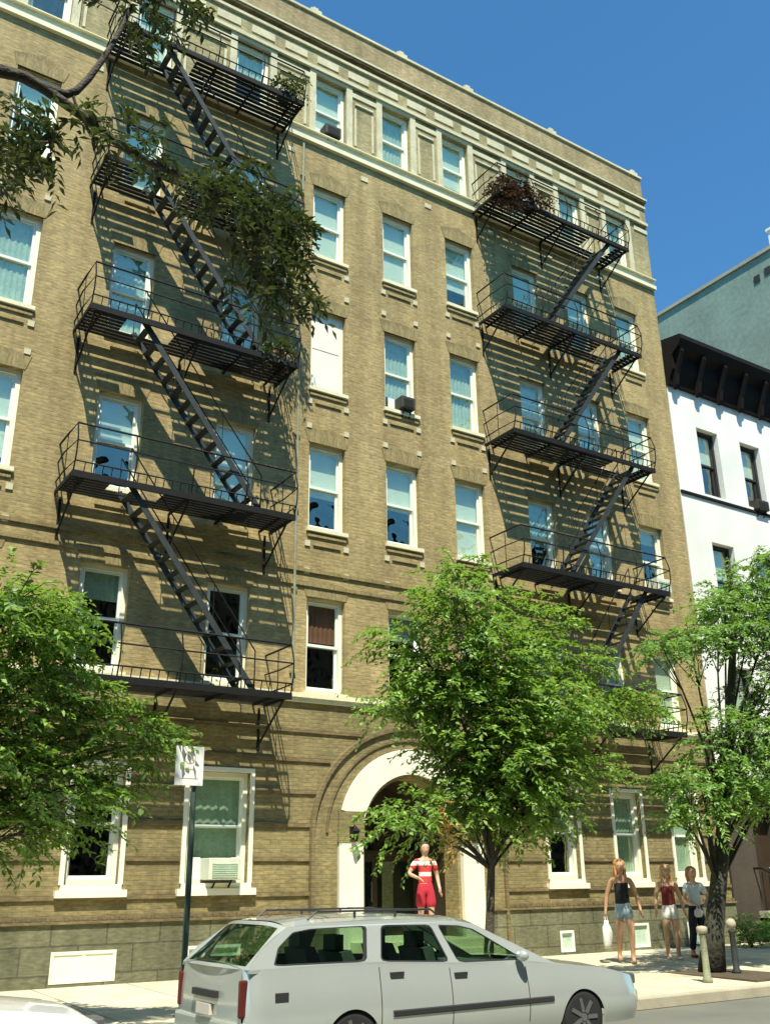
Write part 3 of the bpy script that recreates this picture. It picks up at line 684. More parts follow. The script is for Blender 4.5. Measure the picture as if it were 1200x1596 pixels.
def tree(name, label, base, top, r0, blobs, dens, leaf, mat, bark, fork=.35, droop=.35, spray=.5, nl=20, group=None, centre=None, lk=.42):
    r = empty(name, base); tag(r, label, 'tree', group)
    tm = MB(); b = Vector(base); t = Vector(top)
    pts = []; rs = []
    for i in range(11):
        q = i / 10; p = b.lerp(t, q) + Vector((math.sin(q * 5) * .06, math.cos(q * 4) * .05, 0)) * (q > 0); pts.append(p); rs.append(r0 * ((1.35 if i == 0 else 1.05 if i == 1 else 1) - .8 * q))
    tm.tube(pts, rs, 12)
    for bl in blobs:
        c = Vector(bl[:3]); k = min(9, max(1, int((fork + (1 - fork) * max(0, (c.z - b.z - (t.z - b.z) * fork) / (t.z - b.z)) * .75) * 10) - 1))
        lp = limb(tm, pts[k], c, max(.012, rs[k] * lk), .012)
        for _ in range(3):
            e = c + Vector((random.uniform(-1, 1) * bl[3], random.uniform(-1, 1) * bl[4], random.uniform(-.6, .6) * bl[5])) * .8
            limb(tm, lp[4], e, .012, .004, .05, 4, 4)
    tw = MB(); A = foliage(blobs, dens, leaf, centre or tuple(top), droop, spray, nl, tw)
    tm.add(tw.v, tw.f)
    me = tm.mesh('trunk', True); me.transform(Matrix.Translation(-b)); put('trunk', me, bark, r)
    A[0] = A[0] - np.array(base); put('crown', leafmesh('crown', *A), mat, r); return r
def blobset(pts, yc, ry=.9):
    return [(x, yc + dy, z, rx, ry * rx, rz) for x, z, rx, rz, dy in pts]
LEAF = (.10, .050)
# centre tree, kerbside behind the wagon
cb = blobset([(9.3, 6.3, .45, .35, 0), (8.9, 5.8, .6, .35, -.3), (9.9, 5.8, .7, .4, .2), (10.9, 5.75, .6, .3, 0), (8.4, 5.2, .5, .35, .2), (9.4, 5.1, .8, .45, -.3), (10.5, 5.1, .8, .4, .1), (11.5, 5.2, .5, .3, -.1),
     (8.8, 4.5, .5, .3, 0), (9.3, 4.35, .8, .45, .5), (10.4, 4.3, .8, .4, -.5), (11.5, 4.4, .7, .35, .1), (12.5, 4.6, .65, .25, -.1), (13.1, 4.55, .4, .2, 0), (8.1, 4.15, .45, .18, .1),
     (9.4, 3.6, .5, .4, .4), (10.0, 3.5, .8, .45, -.3), (10.9, 3.5, .7, .4, .3), (11.7, 3.5, .55, .35, 0), (9.3, 2.9, .3, .3, 0), (9.7, 2.95, .6, .35, .2), (10.5, 2.85, .5, .35, -.2), (8.1, 2.65, .4, .14, -.1), (11.0, 2.7, .3, .25, .1), (9.6, 4.0, .9, .6, 0), (10.6, 3.9, .8, .5, 0), (9.55, 3.2, .45, .4, .3), (9.9, 2.75, .6, .35, 0), (10.4, 2.5, .45, .25, .1), (10.0, 3.2, .7, .4, -.2), (10.7, 3.1, .5, .35, .2), (9.5, 2.55, .4, .2, .2), (7.9, 2.4, .3, .12, 0), (9.9, 4.6, 1.0, .5, .3), (9.0, 4.8, .7, .4, .2), (8.55, 2.75, .3, .16, .1), (8.35, 2.35, .22, .1, 0)], -5.0)
tree('street_tree', 'leafy street tree standing in front of the arched doorway and right of it', (9.52, -5.0, .15), (9.85, -5.0, 5.9), .075, cb, 250, LEAF, M['leaf'], M['bark'], group='street trees along the kerb', fork=.45)
# left tree, trunk just outside the frame
lb = blobset([(2.0, 5.0, .6, .4, .0), (2.9, 5.0, .6, .35, .2), (3.4, 4.85, .4, .25, -.1), (1.6, 4.7, .8, .4, 0), (2.6, 4.7, .8, .45, -.3), (3.3, 4.35, .5, .3, .2), (3.8, 3.95, .35, .2, 0), (2.0, 4.0, .8, .4, .2), (2.9, 3.9, .7, .4, -.1),
     (4.2, 3.6, .5, .22, 0), (3.5, 3.35, .6, .35, .2), (4.5, 3.45, .35, .18, -.1), (2.5, 3.2, .8, .45, 0), (4.2, 3.0, .35, .25, .1), (3.3, 2.75, .6, .35, -.2), (2.5, 2.5, .7, .35, .3), (3.6, 2.5, .35, .25, 0), (3.1, 2.45, .4, .2, 0), (1.3, 3.2, .8, .5, 0), (1.2, 5.1, .7, .4, 0), (.6, 4.4, .8, .5, 0)], -5.0)
lb = [(x - .32, y, z - .08, a, b, c) for x, y, z, a, b, c in lb]
tree('street_tree', 'bright green street tree at the left edge above the parked white car', (1.0, -5.1, .15), (1.7, -5.0, 5.2), .11, lb, 300, LEAF, M['leaf'], M['bark'], group='street trees along the kerb')
# right tree
rb = blobset([(17.8, 7.8, .7, .45, 0), (17.2, 7.2, .8, .45, .3), (16.3, 6.9, .5, .3, -.1), (18.2, 7.1, .7, .4, 0), (17.3, 6.4, .8, .3, -.2), (16.2, 6.25, .7, .28, .1), (15.2, 6.0, .6, .25, 0), (14.5, 5.85, .45, .2, .1), (18.3, 6.1, .8, .3, 0),
     (17.9, 4.9, .9, .3, 0), (16.8, 4.3, .8, .3, .2), (15.7, 4.5, .5, .2, -.1), (17.6, 3.9, .9, .35, 0), (16.3, 3.6, .8, .3, -.2), (15.3, 3.45, .6, .28, .1), (14.5, 3.3, .5, .28, 0), (15.2, 2.85, .5, .25, .1), (14.3, 2.75, .35, .2, 0), (16.6, 3.0, .6, .22, 0), (15.2, 4.0, .3, .2, 0), (19.0, 5.2, .9, .5, 0), (19.2, 6.8, .9, .5, 0), (18.4, 4.3, .8, .4, 0), (17.2, 3.3, .7, .3, .1), (17.0, 5.3, .5, .25, 0), (15.9, 3.2, .5, .25, 0)], -4.6)
tree('street_tree', 'thick trunked street tree in front of the white row house at the right edge', (15.05, -4.3, .17), (16.9, -4.5, 7.0), .18, rb, 280, LEAF, M['leaf2'], M['bark_light'], group='street trees along the kerb', fork=.3, lk=.28)
# hanging spray of dry leaves on the centre tree
A = foliage([(8.56, -5.35, 2.62, .07, .07, .2), (8.68, -5.35, 2.36, .10, .08, .15), (8.80, -5.3, 2.14, .08, .06, .09)], 900, (.09, .045), (9.2, -5.3, 3), .9, .16, 9, out=.3)
ct = [o for o in bpy.data.objects if o.name == 'street_tree'][0]; A[0] = A[0] - np.array(ct.location)
o = put('dry_foliage', leafmesh('dry_foliage', *A), M['leaf_brown'], ct); o['label'] = 'withered tan leaf spray hanging from the crown'
# overhanging tree on the camera side, at the upper left
ot = empty('overhanging_tree', (-3.2, -10.2, .0)); tag(ot, 'dark overhanging tree reaching branches across the upper left corner', 'tree')
tm = MB(); bp_ = Vector((-3.2, -10.2, 0)); tp = [bp_ + Vector((.25 * i, .08 * i, 1.05 * i)) for i in range(10)]
tm.tube(tp, [.30 - .02 * i for i in range(10)], 12)
def br(pts, r0, r1):
    n = len(pts); sm = []
    P = [Vector(p) for p in pts]
    for i in range(n - 1):
        p0, p1, p2, p3 = P[max(i - 1, 0)], P[i], P[i + 1], P[min(i + 2, n - 1)]
        for t in (0, .33, .66):
            sm.append(.5 * ((2 * p1) + (p2 - p0) * t + (2 * p0 - 5 * p1 + 4 * p2 - p3) * t * t + (3 * p1 - p0 - 3 * p2 + p3) * t ** 3))
    sm.append(P[-1]); tm.tube(sm, [r0 + (r1 - r0) * i / (len(sm) - 1) for i in range(len(sm))], 7)
br([tp[7], (-.2, -9.2, 8.3), (.93, -9, 9.0), (1.35, -9, 9.0), (1.65, -9, 9.12), (1.95, -9.0, 9.9), (2.1, -9, 10.5)], .085, .018)
br([tp[6], (-.3, -9.1, 7.9), (.9, -9, 8.98), (1.6, -9, 8.9), (2.3, -9.0, 8.62), (3.1, -9.0, 8.55), (3.9, -9.0, 8.25), (4.5, -8.9, 7.8)], .08, .012)
br([tp[8], (-.5, -9.1, 9.6), (1.0, -9.2, 11.0), (2.3, -9.1, 11.1), (2.9, -9, 11.0)], .07, .012)
br([(1.62, -9, 9.1), (1.66, -9, 8.95), (1.9, -8.9, 8.7)], .02, .008)
tw = MB()
ob = [(1.15, -9, 8.45, .38, .4, .30), (1.55, -9, 8.6, .28, .3, .18), (.9, -9, 7.95, .35, .4, .35), (1.5, -9, 8.2, .15, .2, .15), (2.0, -9, 8.95, .14, .2, .22), (2.0, -9, 8.6, .10, .2, .1), (.6, -9, 9.2, .2, .3, .1),
      (2.0, -9, 10.55, .22, .25, .15), (2.4, -9, 10.8, .3, .3, .16), (2.75, -9, 10.95, .2, .3, .08), (2.15, -9, 9.9, .12, .2, .12), (2.35, -9, 10.35, .10, .2, .2), (.9, -9, 10.9, .4, .3, .2), (1.5, -9, 10.9, .4, .3, .15),
      (2.45, -9, 8.75, .25, .3, .22), (2.9, -9, 8.45, .28, .3, .22), (3.3, -9, 8.7, .3, .3, .3), (3.5, -9, 8.3, .35, .3, .3), (3.85, -9, 8.0, .33, .3, .33), (3.95, -9, 8.5, .3, .3, .25), (4.1, -8.9, 7.75, .2, .3, .2), (3.6, -9, 7.75, .25, .3, .2), (4.2, -8.9, 7.45, .12, .2, .12), (3.75, -9, 7.35, .16, .2, .14)]
A = foliage(ob, 235, (.125, .044), (1, -9, 8.5), .5, .26, 12, tw, out=.6)
tm.add(tw.v, tw.f); me = tm.mesh('trunk', True); me.transform(Matrix.Translation(-bp_)); put('trunk', me, M['bark'], ot)
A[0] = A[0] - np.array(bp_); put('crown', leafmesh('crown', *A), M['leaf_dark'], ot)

# plants on the fire escapes
def potted(x, y, z, blobs, mat, label, pm, rr=.15, dens=900, leaf=(.10, .045)):
    r = empty('potted_plant', (x, y, z)); tag(r, label, 'plant', 'plants on the fire escapes')
    MB().lathe([(rr * .72, 0), (rr, .24), (rr * 1.08, .24), (rr * 1.08, .29), (rr * .9, .29)], (0, 0, 0), 14).build('pot', pm, r)
    A = foliage([(bx, by, bz, a, b, c) for bx, by, bz, a, b, c in blobs], dens, leaf, (0, 0, .3), .8, .28, 10, out=.5)
    put('foliage', leafmesh('foliage', *A), mat, r)
    m = MB()
    for b_ in blobs: limb(m, (0, 0, .26), b_[:3], .012, .004, .2, 4, 4)
    m.build('stem', M['bark'], r); return r
potted(14.6, -.75, 18.725, [(0, 0, .55, .38, .3, .25), (-.1, -.35, .2, .38, .15, .25), (.3, -.3, .45, .3, .2, .2), (-.15, -.42, -.25, .25, .12, .25)], M['leaf_red'], 'dark maroon trailing plant at the left end of the right fire escape top landing', M['terracotta'])
potted(15.4, -.8, 18.725, [(0, 0, .5, .3, .25, .2), (.2, -.35, .25, .25, .1, .2)], M['leaf_red'], 'smaller reddish potted plant right of the maroon one on the top landing', M['plastic'])
potted(7.9, -.7, 15.245, [(0, 0, .6, .4, .3, .3), (-.5, -.3, .35, .45, .2, .3), (.1, -.45, -.1, .5, .12, .35), (-.3, -.45, -.45, .4, .12, .3), (.3, -.45, -.8, .25, .1, .3)], M['leaf_vine'], 'large dark climbing plant spilling over the right end of the left fire escape', M['plastic'], dens=600)
potted(6.9, -.8, 15.245, [(0, 0, .5, .3, .3, .22), (-.3, -.3, .2, .4, .12, .22)], M['leaf_vine'], 'dark green potted plant in the middle of the left fire escape fifth landing', M['stone_white'], dens=600)
potted(8.0, -.8, 11.805, [(0, 0, .45, .3, .25, .2), (-.2, -.3, .3, .3, .12, .15)], M['leaf_dark'], 'green potted plant on the fourth floor landing of the left fire escape', M['terracotta'], dens=500)
for z, lab in ((18.725, 'grey potted shrub at the right end of the left fire escape top landing'),): potted(7.95, -.8, z, [(0, 0, .5, .3, .25, .22), (.1, -.3, .35, .25, .12, .2)], M['leaf_dark'], lab, M['plastic'], dens=450)

for (x_, y_, lb) in ((20.4, -1.0, 'small green shrub against the stone base left of the row house steps'), (21.55, -.9, 'small green shrub between the brick block and the row house steps')):
    r_ = empty('shrub', (x_, y_, .2)); tag(r_, lb, 'shrub', 'low shrubs by the row house')
    put('foliage', leafmesh('foliage', *foliage([(0, 0, .45, .4, .3, .3), (.2, .05, .3, .35, .3, .25)], 700, (.08, .04), (0, 0, .2), .3, .25, 10)), M['leaf2'], r_)
    q_ = MB()
    for a_ in range(5): limb(q_, (0, 0, 0), (.25 * math.cos(a_ * 1.25), .2 * math.sin(a_ * 1.25), .5), .015, .006, .05, 4, 4)
    q_.build('stem', M['bark'], r_)
# ------------------------------------------------------------------ cars
def smooth_step(t): t = max(0, min(1, t)); return t * t * (3 - 2 * t)
def lerp_list(pts, x):
    if x <= pts[0][0]: return pts[0][1]
    for (a, p), (b, q) in zip(pts[:-1], pts[1:]):
        if x <= b: return p + (q - p) * (x - a) / (b - a)
    return pts[-1][1]
def car(name, label, loc, L_, W, belt, gh, wins, wheels, paint, rear_glass, wind, wagon, rails):
    """local x: rear 0 -> front L_; y: +-W; near side is -y"""
    r = empty(name, loc); tag(r, label, 'car', 'parked cars')
    wr = .285; ar = .32
    n = 150; xs = [L_ * i / n for i in range(n + 1)]
    def taper(x):
        a = min(1, x / .16); b = min(1, (L_ - x) / .55)
        return (.86 + .14 * math.sqrt(max(0, 1 - (1 - a) ** 2))) * (.72 + .28 * math.sqrt(max(0, 1 - (1 - b) ** 2)))
    def sec(z, zt):   # half width by height
        t = (z - .22) / (zt - .22)
        return W * (.93 + .07 * math.sin(PI * min(1, max(0, t)) ** .8) if t < .9 else .93 + .07 * math.sin(PI * .9 ** .8) - (t - .9) * .15)
    m = MB(); rows = 12
    def zb(x):
        z = .20
        for wx in wheels:
            d = abs(x - wx)
            if d < ar: z = max(z, .25 + math.sqrt(ar * ar - d * d))
        return z
    for s in (-1, 1):
        k0 = len(m.v)
        for x in xs:
            zt = lerp_list(belt, x); b0 = zb(x)
            for j in range(rows + 1):
                z = b0 + (zt - b0) * j / rows; m.v.append((x, s * sec(z, zt) * taper(x), z))
        for i in range(n):
            for j in range(rows):
                q = k0 + i * (rows + 1) + j; m.f.append((q, q + rows + 1, q + rows + 2, q + 1) if s < 0 else (q, q + 1, q + rows + 2, q + rows + 1))
    # top deck / bonnet, skipping the glasshouse
    g0, g1 = gh[0][0], gh[-1][0]; cr = 8
    def deck(xa, xb):
        xx = [x for x in xs if xa - 1e-6 <= x <= xb + 1e-6]
        if len(xx) < 2: return
        k0 = len(m.v)
        for x in xx:
            zt = lerp_list(belt, x); w = sec(zt, zt) * taper(x)
            for j in range(cr + 1):
                u = -1 + 2 * j / cr; m.v.append((x, u * w, zt + .045 * (1 - u * u) * min(1, (L_ - x) / .3 + .2)))
        for i in range(len(xx) - 1):
            for j in range(cr): q = k0 + i * (cr + 1) + j; m.f.append((q, q + cr + 1, q + cr + 2, q + 1))
    deck(g1 - .1, L_); deck(0, g0 + .08)
    for xe in (0, L_):
        k0 = len(m.v); zt = lerp_list(belt, xe)
        for j in range(rows + 1):
            z = .24 + (zt - .24) * j / rows; w = sec(z, zt) * taper(xe)
            bul = .05 * math.sin(PI * j / rows) * (1 if xe else -1)
            for i in range(9): u = -1 + i / 4; m.v.append((xe + bul * (1 - u * u * .6), u * w, z))
        for j in range(rows):
            for i in range(8): q = k0 + j * 9 + i; m.f.append((q, q + 1, q + 10, q + 9))
    m.build('body', paint, r, smooth=True)
    # glasshouse
    zb0 = lambda x: lerp_list(belt, x)
    def gy(x, z, s, inset=0): 
        zt = zb0(x); return s * (sec(zt, zt) * taper(max(.2, min(L_ - .9, x))) - inset - max(0, z - zt) * .36)
    m = MB(); gl = MB()
    outl = [(x, z) for x, z in gh]; base = [(gh[-1][0], zb0(gh[-1][0]) - .03), (gh[0][0], zb0(gh[0][0]) - .03)]
    def rnd(poly, q=.14):
        out = []
        for i, p in enumerate(poly):
            a = poly[i - 1]; b = poly[(i + 1) % len(poly)]
            out.append((p[0] + (a[0] - p[0]) * q, p[1] + (a[1] - p[1]) * q)); out.append((p[0] + (a[0] + b[0] - 2 * p[0]) * q * .25, p[1] + (a[1] + b[1] - 2 * p[1]) * q * .25)); out.append((p[0] + (b[0] - p[0]) * q, p[1] + (b[1] - p[1]) * q))
        return out
    W2 = [rnd(w, .10) for w in wins]
    for s in (-1, 1):
        m.holed_xz(outl + base, W2, 0, 1, fn=lambda v, s=s: (v[0], gy(v[0], v[2], s, .045 * v[1]), v[2]))
        for w in W2:
            sl = MB(); sl.holed_xz([(x, z) for x, z in w], [[(sum(p[0] for p in w) / len(w) + (x - sum(p[0] for p in w) / len(w)) * .955, sum(p[1] for p in w) / len(w) + (z - sum(p[1] for p in w) / len(w)) * .93) for x, z in w]], 0, 1, fn=lambda v, s=s: (v[0], gy(v[0], v[2], s, .004 + .03 * v[1]), v[2])); sl.build('window_seal', M['plastic'], r)
            t = tessellate_polygon([[Vector((x, z, 0)) for x, z in w]])
            gl.add([(x, gy(x, z, s, .022), z) for x, z in w], [tuple(a) for a in t])
    top = [p for p in gh if p[1] > 1.2]
    k0 = len(m.v); cr = 10
    dense = []
    for (xa, za), (xb, zb_) in zip(top[:-1], top[1:]):
        for q in range(6): dense.append((xa + (xb - xa) * q / 6, za + (zb_ - za) * q / 6))
    dense.append(top[-1])
    for x, z in dense:
        w = abs(gy(x, z, 1))
        for j in range(cr + 1):
            u = -1 + 2 * j / cr; m.v.append((x, u * w, z + .055 * (1 - u ** 4)))
    for i in range(len(dense) - 1):
        for j in range(cr): q = k0 + i * (cr + 1) + j; m.f.append((q, q + cr + 1, q + cr + 2, q + 1))
    def slanted(a, b, mt=.07):
        wa, wb = abs(gy(*a, 1)), abs(gy(*b, 1)); N_ = 8
        def P(u, v, bow=.06):
            x = a[0] + (b[0] - a[0]) * v; z = a[1] + (b[1] - a[1]) * v; w = wa + (wb - wa) * v
            nx = 1 if a[0] > 1.5 else -1
            return (x + nx * bow * (1 - (2 * u - 1) ** 2), (2 * u - 1) * w, z + .05 * (1 - (2 * u - 1) ** 4) * v)
        for u0, u1, v0, v1 in ((0, mt, 0, 1), (1 - mt, 1, 0, 1), (mt, 1 - mt, 0, .07), (mt, 1 - mt, .92, 1)):
            k = len(m.v); nn = 10
            for i in range(nn + 1):
                for v in (v0, v1): m.v.append(P(u0 + (u1 - u0) * i / nn, v))
            for i in range(nn): m.f.append((k + 2 * i, k + 2 * i + 2, k + 2 * i + 3, k + 2 * i + 1))
        k = len(gl.v); nn = 12
        for i in range(nn + 1):
            for v in (.07, .92): q = P(mt + (1 - 2 * mt) * i / nn, v); gl.v.append((q[0], q[1], q[2] - .008))
        for i in range(nn): gl.f.append((k + 2 * i, k + 2 * i + 2, k + 2 * i + 3, k + 2 * i + 1))
    slanted(*rear_glass); slanted(*wind)
    m.build('cabin', paint, r, smooth=False)
    gl.build('glass', M['carglass'], r)
    # interior
    m = MB().box(g0 + .1, g1 - .2, -W + .18, W - .18, .45, .62)
    for x in [q for q in (1.35, 2.35) if g0 + .3 < q < g1 - .3] or [g0 + 1]:
        for y in (-.38, .38):
            m.prism_xz([(x - .1, .62), (x + .42, .62), (x + .40, .74), (x + .06, .74), (x - .12, 1.08), (x - .24, 1.06)], y - .24, y + .24)
            m.box(x - .24, x - .14, y - .12, y + .12, 1.08, 1.22)
    m.box(g1 - .75, g1 - .35, -W + .2, W - .2, .62, .86); m.build('seats', M['seat'], r)
    m = MB().lathe([(.16, -.012), (.18, 0), (.16, .012)], (0, 0, 0), 18, 'y')
    me = m.mesh('steering_wheel'); me.transform(Matrix.Translation((g1 - .95, .38, .88)) @ Matrix.Rotation(R(70), 4, 'Z')); put('steering_wheel', me, M['plastic'], r)
    # wheels
    for wx in wheels:
        for s in (-1, 1):
            y = 0
            o = MB().lathe([(wr - .07, -.1), (wr - .01, -.095), (wr, -.06), (wr, .06), (wr - .01, .095), (wr - .07, .1)], (0, 0, 0), 28, 'y').build('wheel', M['rubber'], r, True, (wx, s * (W - .12), wr))
            q = MB().lathe([(.245, -.03), (.235, .0), (.06, .01), (.05, .03)], (0, 0, 0), 24, 'y')
            for a in range(7):
                t = 2 * PI * a / 7; q.bar((math.cos(t) * .06, .02, math.sin(t) * .06), (math.cos(t) * .23, .02, math.sin(t) * .23), .05, .03, up=(0, 1, 0))
            q = q.mesh('rim'); q.transform(Matrix.Diagonal((.84, 1, .84, 1))); q.transform(Matrix.Scale(s, 4, (0, 1, 0))); put('rim', q, M['alloy'], o, (0, s * .075, 0))
            MB().lathe([(ar - .01, -.12), (ar - .01, .12)], (0, 0, 0), 24, 'y').build('wheel_well', M['plastic'], r, False, (wx, s * (W - .17), wr))
    # side trim, handles, seams
    m = MB()
    def yb(x, z): return -sec(z, zb0(x)) * taper(x)
    for sgn in (1, -1):
        for x0, x1, z in ((wheels[0] + .45, wheels[1] - .45, .50),):
            k = len(m.v); nn = 20
            for i in range(nn + 1):
                x = x0 + (x1 - x0) * i / nn
                for zz, o_ in ((z - .03, .002), (z - .02, .014), (z + .02, .014), (z + .03, .002)): m.v.append((x, sgn * (yb(x, zz) - o_), zz))
            for i in range(nn):
                for j in range(3): q = k + i * 4 + j; m.f.append((q, q + 4, q + 5, q + 1))
        m.build('rub_strip', M['plastic'], r)
        for xd in wins[1:]:
            m = MB(); xh = min(p[0] for p in xd) + .17; zz = zb0(xh) - .09
            y = sgn * yb(xh, zz); m.box(xh - .08, xh + .08, min(y, y + sgn * -.025), max(y, y + sgn * -.025), zz - .018, zz + .018); m.build('door_handle', M['plastic'], r)
        m = MB(); zz = .72; xh = .32; y = sgn * yb(xh, zz)
        m.box(xh - .05, xh + .09, min(y + .001, y - sgn * .008), max(y + .001, y - sgn * .008), zz - .04, zz + .04); m.build('filler_flap', M['plastic'], r)
        m = MB()
    for sgn in (1, -1):
        for xd in [max(p[0] for p in wins[0]) + .06] + [max(p[0] for p in w) - .02 for w in wins[1:]]:
            m = MB()
            for q in range(8):
                za, zc = .3 + (zb0(xd) - .33) * q / 8, .3 + (zb0(xd) - .33) * (q + 1) / 8
                m.bar((xd, sgn * (yb(xd, za) - .0015), za), (xd, sgn * (yb(xd, zc) - .0015), zc), .008, .004, up=(0, 1, 0))
            m.build('door_seam', M['plastic'], r)
    # mirrors
    for s in (-1, 1):
        x = wins[-1][-2][0] if False else max(p[0] for p in wins[-1]) - .12
        MB().ball((x, s * (W + .03), zb0(x) + .08), (.06, .09, .06)).build('mirror', paint, r, True)
    # ends
    m = MB().box(-.06, .06, -W * .9, W * .9, .36, .52); m.build('rear_bumper', M['car'] if wagon else paint, r, bevel=.03)
    m = MB().box(L_ - .04, L_ + .07, -W * .74, W * .74, .34, .50); m.build('front_bumper', paint, r, bevel=.03)
    for s in (-1, 1):
        MB().box(-.05, .05, s * W * .845 - .035, s * W * .845 + .02, .56, .88).build('tail_light', M['red_lens'], r, bevel=.02)
        MB().box(L_ - .10, L_ + .035, s * W * .60 - .13, s * W * .60 + .10, .55, .66).build('headlight', M['alloy'], r, bevel=.02)
    MB().box(L_ - .02, L_ + .055, -.3, .3, .54, .64).build('radiator_grille', M['plastic'], r)
    MB().box(-.085, -.045, -.28, .28, .70, .76).build('tailgate_handle', M['plastic'], r)
    MB().box(-.085, -.05, -.16, .16, .545, .64).build('number_plate', M['plate'], r)
    if rails:
        for s in (-1, 1):
            m = MB(); w = abs(gy(1.2, 1.33, 1)) - .10
            m.tube([(.75, s * w, top[1][1] + .03), (.85, s * w, 1.445), (2.25, s * w, 1.44), (2.35, s * w, 1.38)], .011, 6)
            for x in (1.3, 1.8): m.tube([(x, s * w, 1.38), (x, s * w, 1.44)], .014, 5)
            m.build('roof_rail', M['plastic'], r)
        m = MB()
        for x in (1.0, 1.9): m.tube([(x, -w, 1.447), (x, w, 1.447)], .009, 5)
        m.build('roof_bar', M['plastic'], r)
    return r
car('station_wagon', 'silver white station wagon with roof rails parked in front of the doorway', (4.36, -7.14, -.0), 5.15, .86,
    [(0, .965), (1.4, .955), (2.4, .90), (3.3, .87), (3.8, .845), (4.5, .77), (5.0, .66), (5.15, .58)],
    [(.02, .965), (.16, 1.12), (.46, 1.315), (.75, 1.345), (1.4, 1.36), (2.0, 1.35), (2.55, 1.315), (2.75, 1.28), (3.80, .84)],
    [[(.27, .985), (.34, 1.14), (.52, 1.27), (.72, 1.295), (1.38, 1.305), (1.31, .975)], [(1.47, .97), (1.55, 1.305), (2.18, 1.29), (2.33, .925)], [(2.27, 1.285), (2.56, 1.27), (2.74, 1.23), (3.36, .90), (2.44, .915)]],
    [1.12, 4.13], M['car'], ((.02, .965), (.46, 1.315)), ((3.80, .84), (2.75, 1.28)), True, True)
car('parked_car', 'white car at the bottom left corner with only its bonnet in view', (-1.58, -7.15, 0), 4.65, .85,
    [(0, .80), (.6, .86), (1.2, .90), (2.9, .86), (3.3, .83), (4.0, .76), (4.45, .70), (4.65, .60)],
    [(.55, .85), (1.1, 1.30), (1.5, 1.35), (2.0, 1.34), (2.35, 1.29), (3.25, .83)],
    [[(.85, .90), (1.2, 1.24), (1.72, 1.27), (1.72, .89)], [(1.82, .89), (1.82, 1.27), (2.15, 1.25), (2.85, .88)]],
    [.95, 3.65], M['car_white'], ((.55, .85), (1.1, 1.30)), ((3.25, .83), (2.35, 1.29)), False, False)

# ------------------------------------------------------------------ street furniture
sg = empty('street_sign', (4.735, -5.5, .155)); tag(sg, 'white rectangular parking sign on a green grey post at the kerb', 'sign')
m = MB(); 
for a, b, c, d in ((-.032, .032, 0, .006), (-.032, -.026, -.026, 0), (.026, .032, -.026, 0)): m.box(a, b, c, d, 0, 3.12)
m.build('post', M['pole'], sg)
MB().box(-.26, .10, -.036, -.030, 2.68, 3.14).build('plate', M['sign_white'], sg, bevel=.002)
m = MB()
pr_ = [(-.08 + .07 * math.cos(t * PI / 8), 3.01 + .07 * math.sin(t * PI / 8)) for t in range(17)]
for a, b in zip(pr_[:-1], pr_[1:]): m.bar((a[0], -.038, a[1]), (b[0], -.038, b[1]), .003, .014)
m.bar((-.13, -.038, 3.05), (-.03, -.038, 2.97), .003, .014); m.box(-.16, -.02, -.039, -.037, 2.865, 2.88).box(-.2, .04, -.039, -.037, 2.76, 2.768)
m.build('marking', M['sign_red'], sg)
MB().ball((-.0, -.04, 2.78), .008).ball((0, -.04, 3.08), .008).build('bolt', M['alloy'], sg)
def bollard(x, y, z, h, label, mt, round_):
    r = empty('bollard', (x, y, z)); tag(r, label, 'bollard', 'short posts on the sidewalk')
    MB().lathe([(.08, 0), (.08, .06), (.056, .09), (.050, h - .16), (.065, h - .13), (.05, h - .12)], (0, 0, 0), 16).build('shaft', mt, r, True)
    pr = [(.05, h - .12), (.085, h - .10), (.088, h - .03), (.07, h - .01), (.01, h)] if not round_ else [(.045, h - .12)] + [(.088 * math.sin(a), h - .02 - .09 * math.cos(a)) for a in np.linspace(.4, PI - .05, 9)]
    MB().lathe(pr, (0, 0, 0), 16).build('cap', M['kerb'], r, True)
bollard(13.68, -5.35, .16, .84, 'pale flat topped post nearest the kerb in front of the walking women', M['bollard'], False)
bollard(15.15, -4.75, .17, .82, 'darker round topped post beside the thick tree trunk', M['iron_worn'], True)

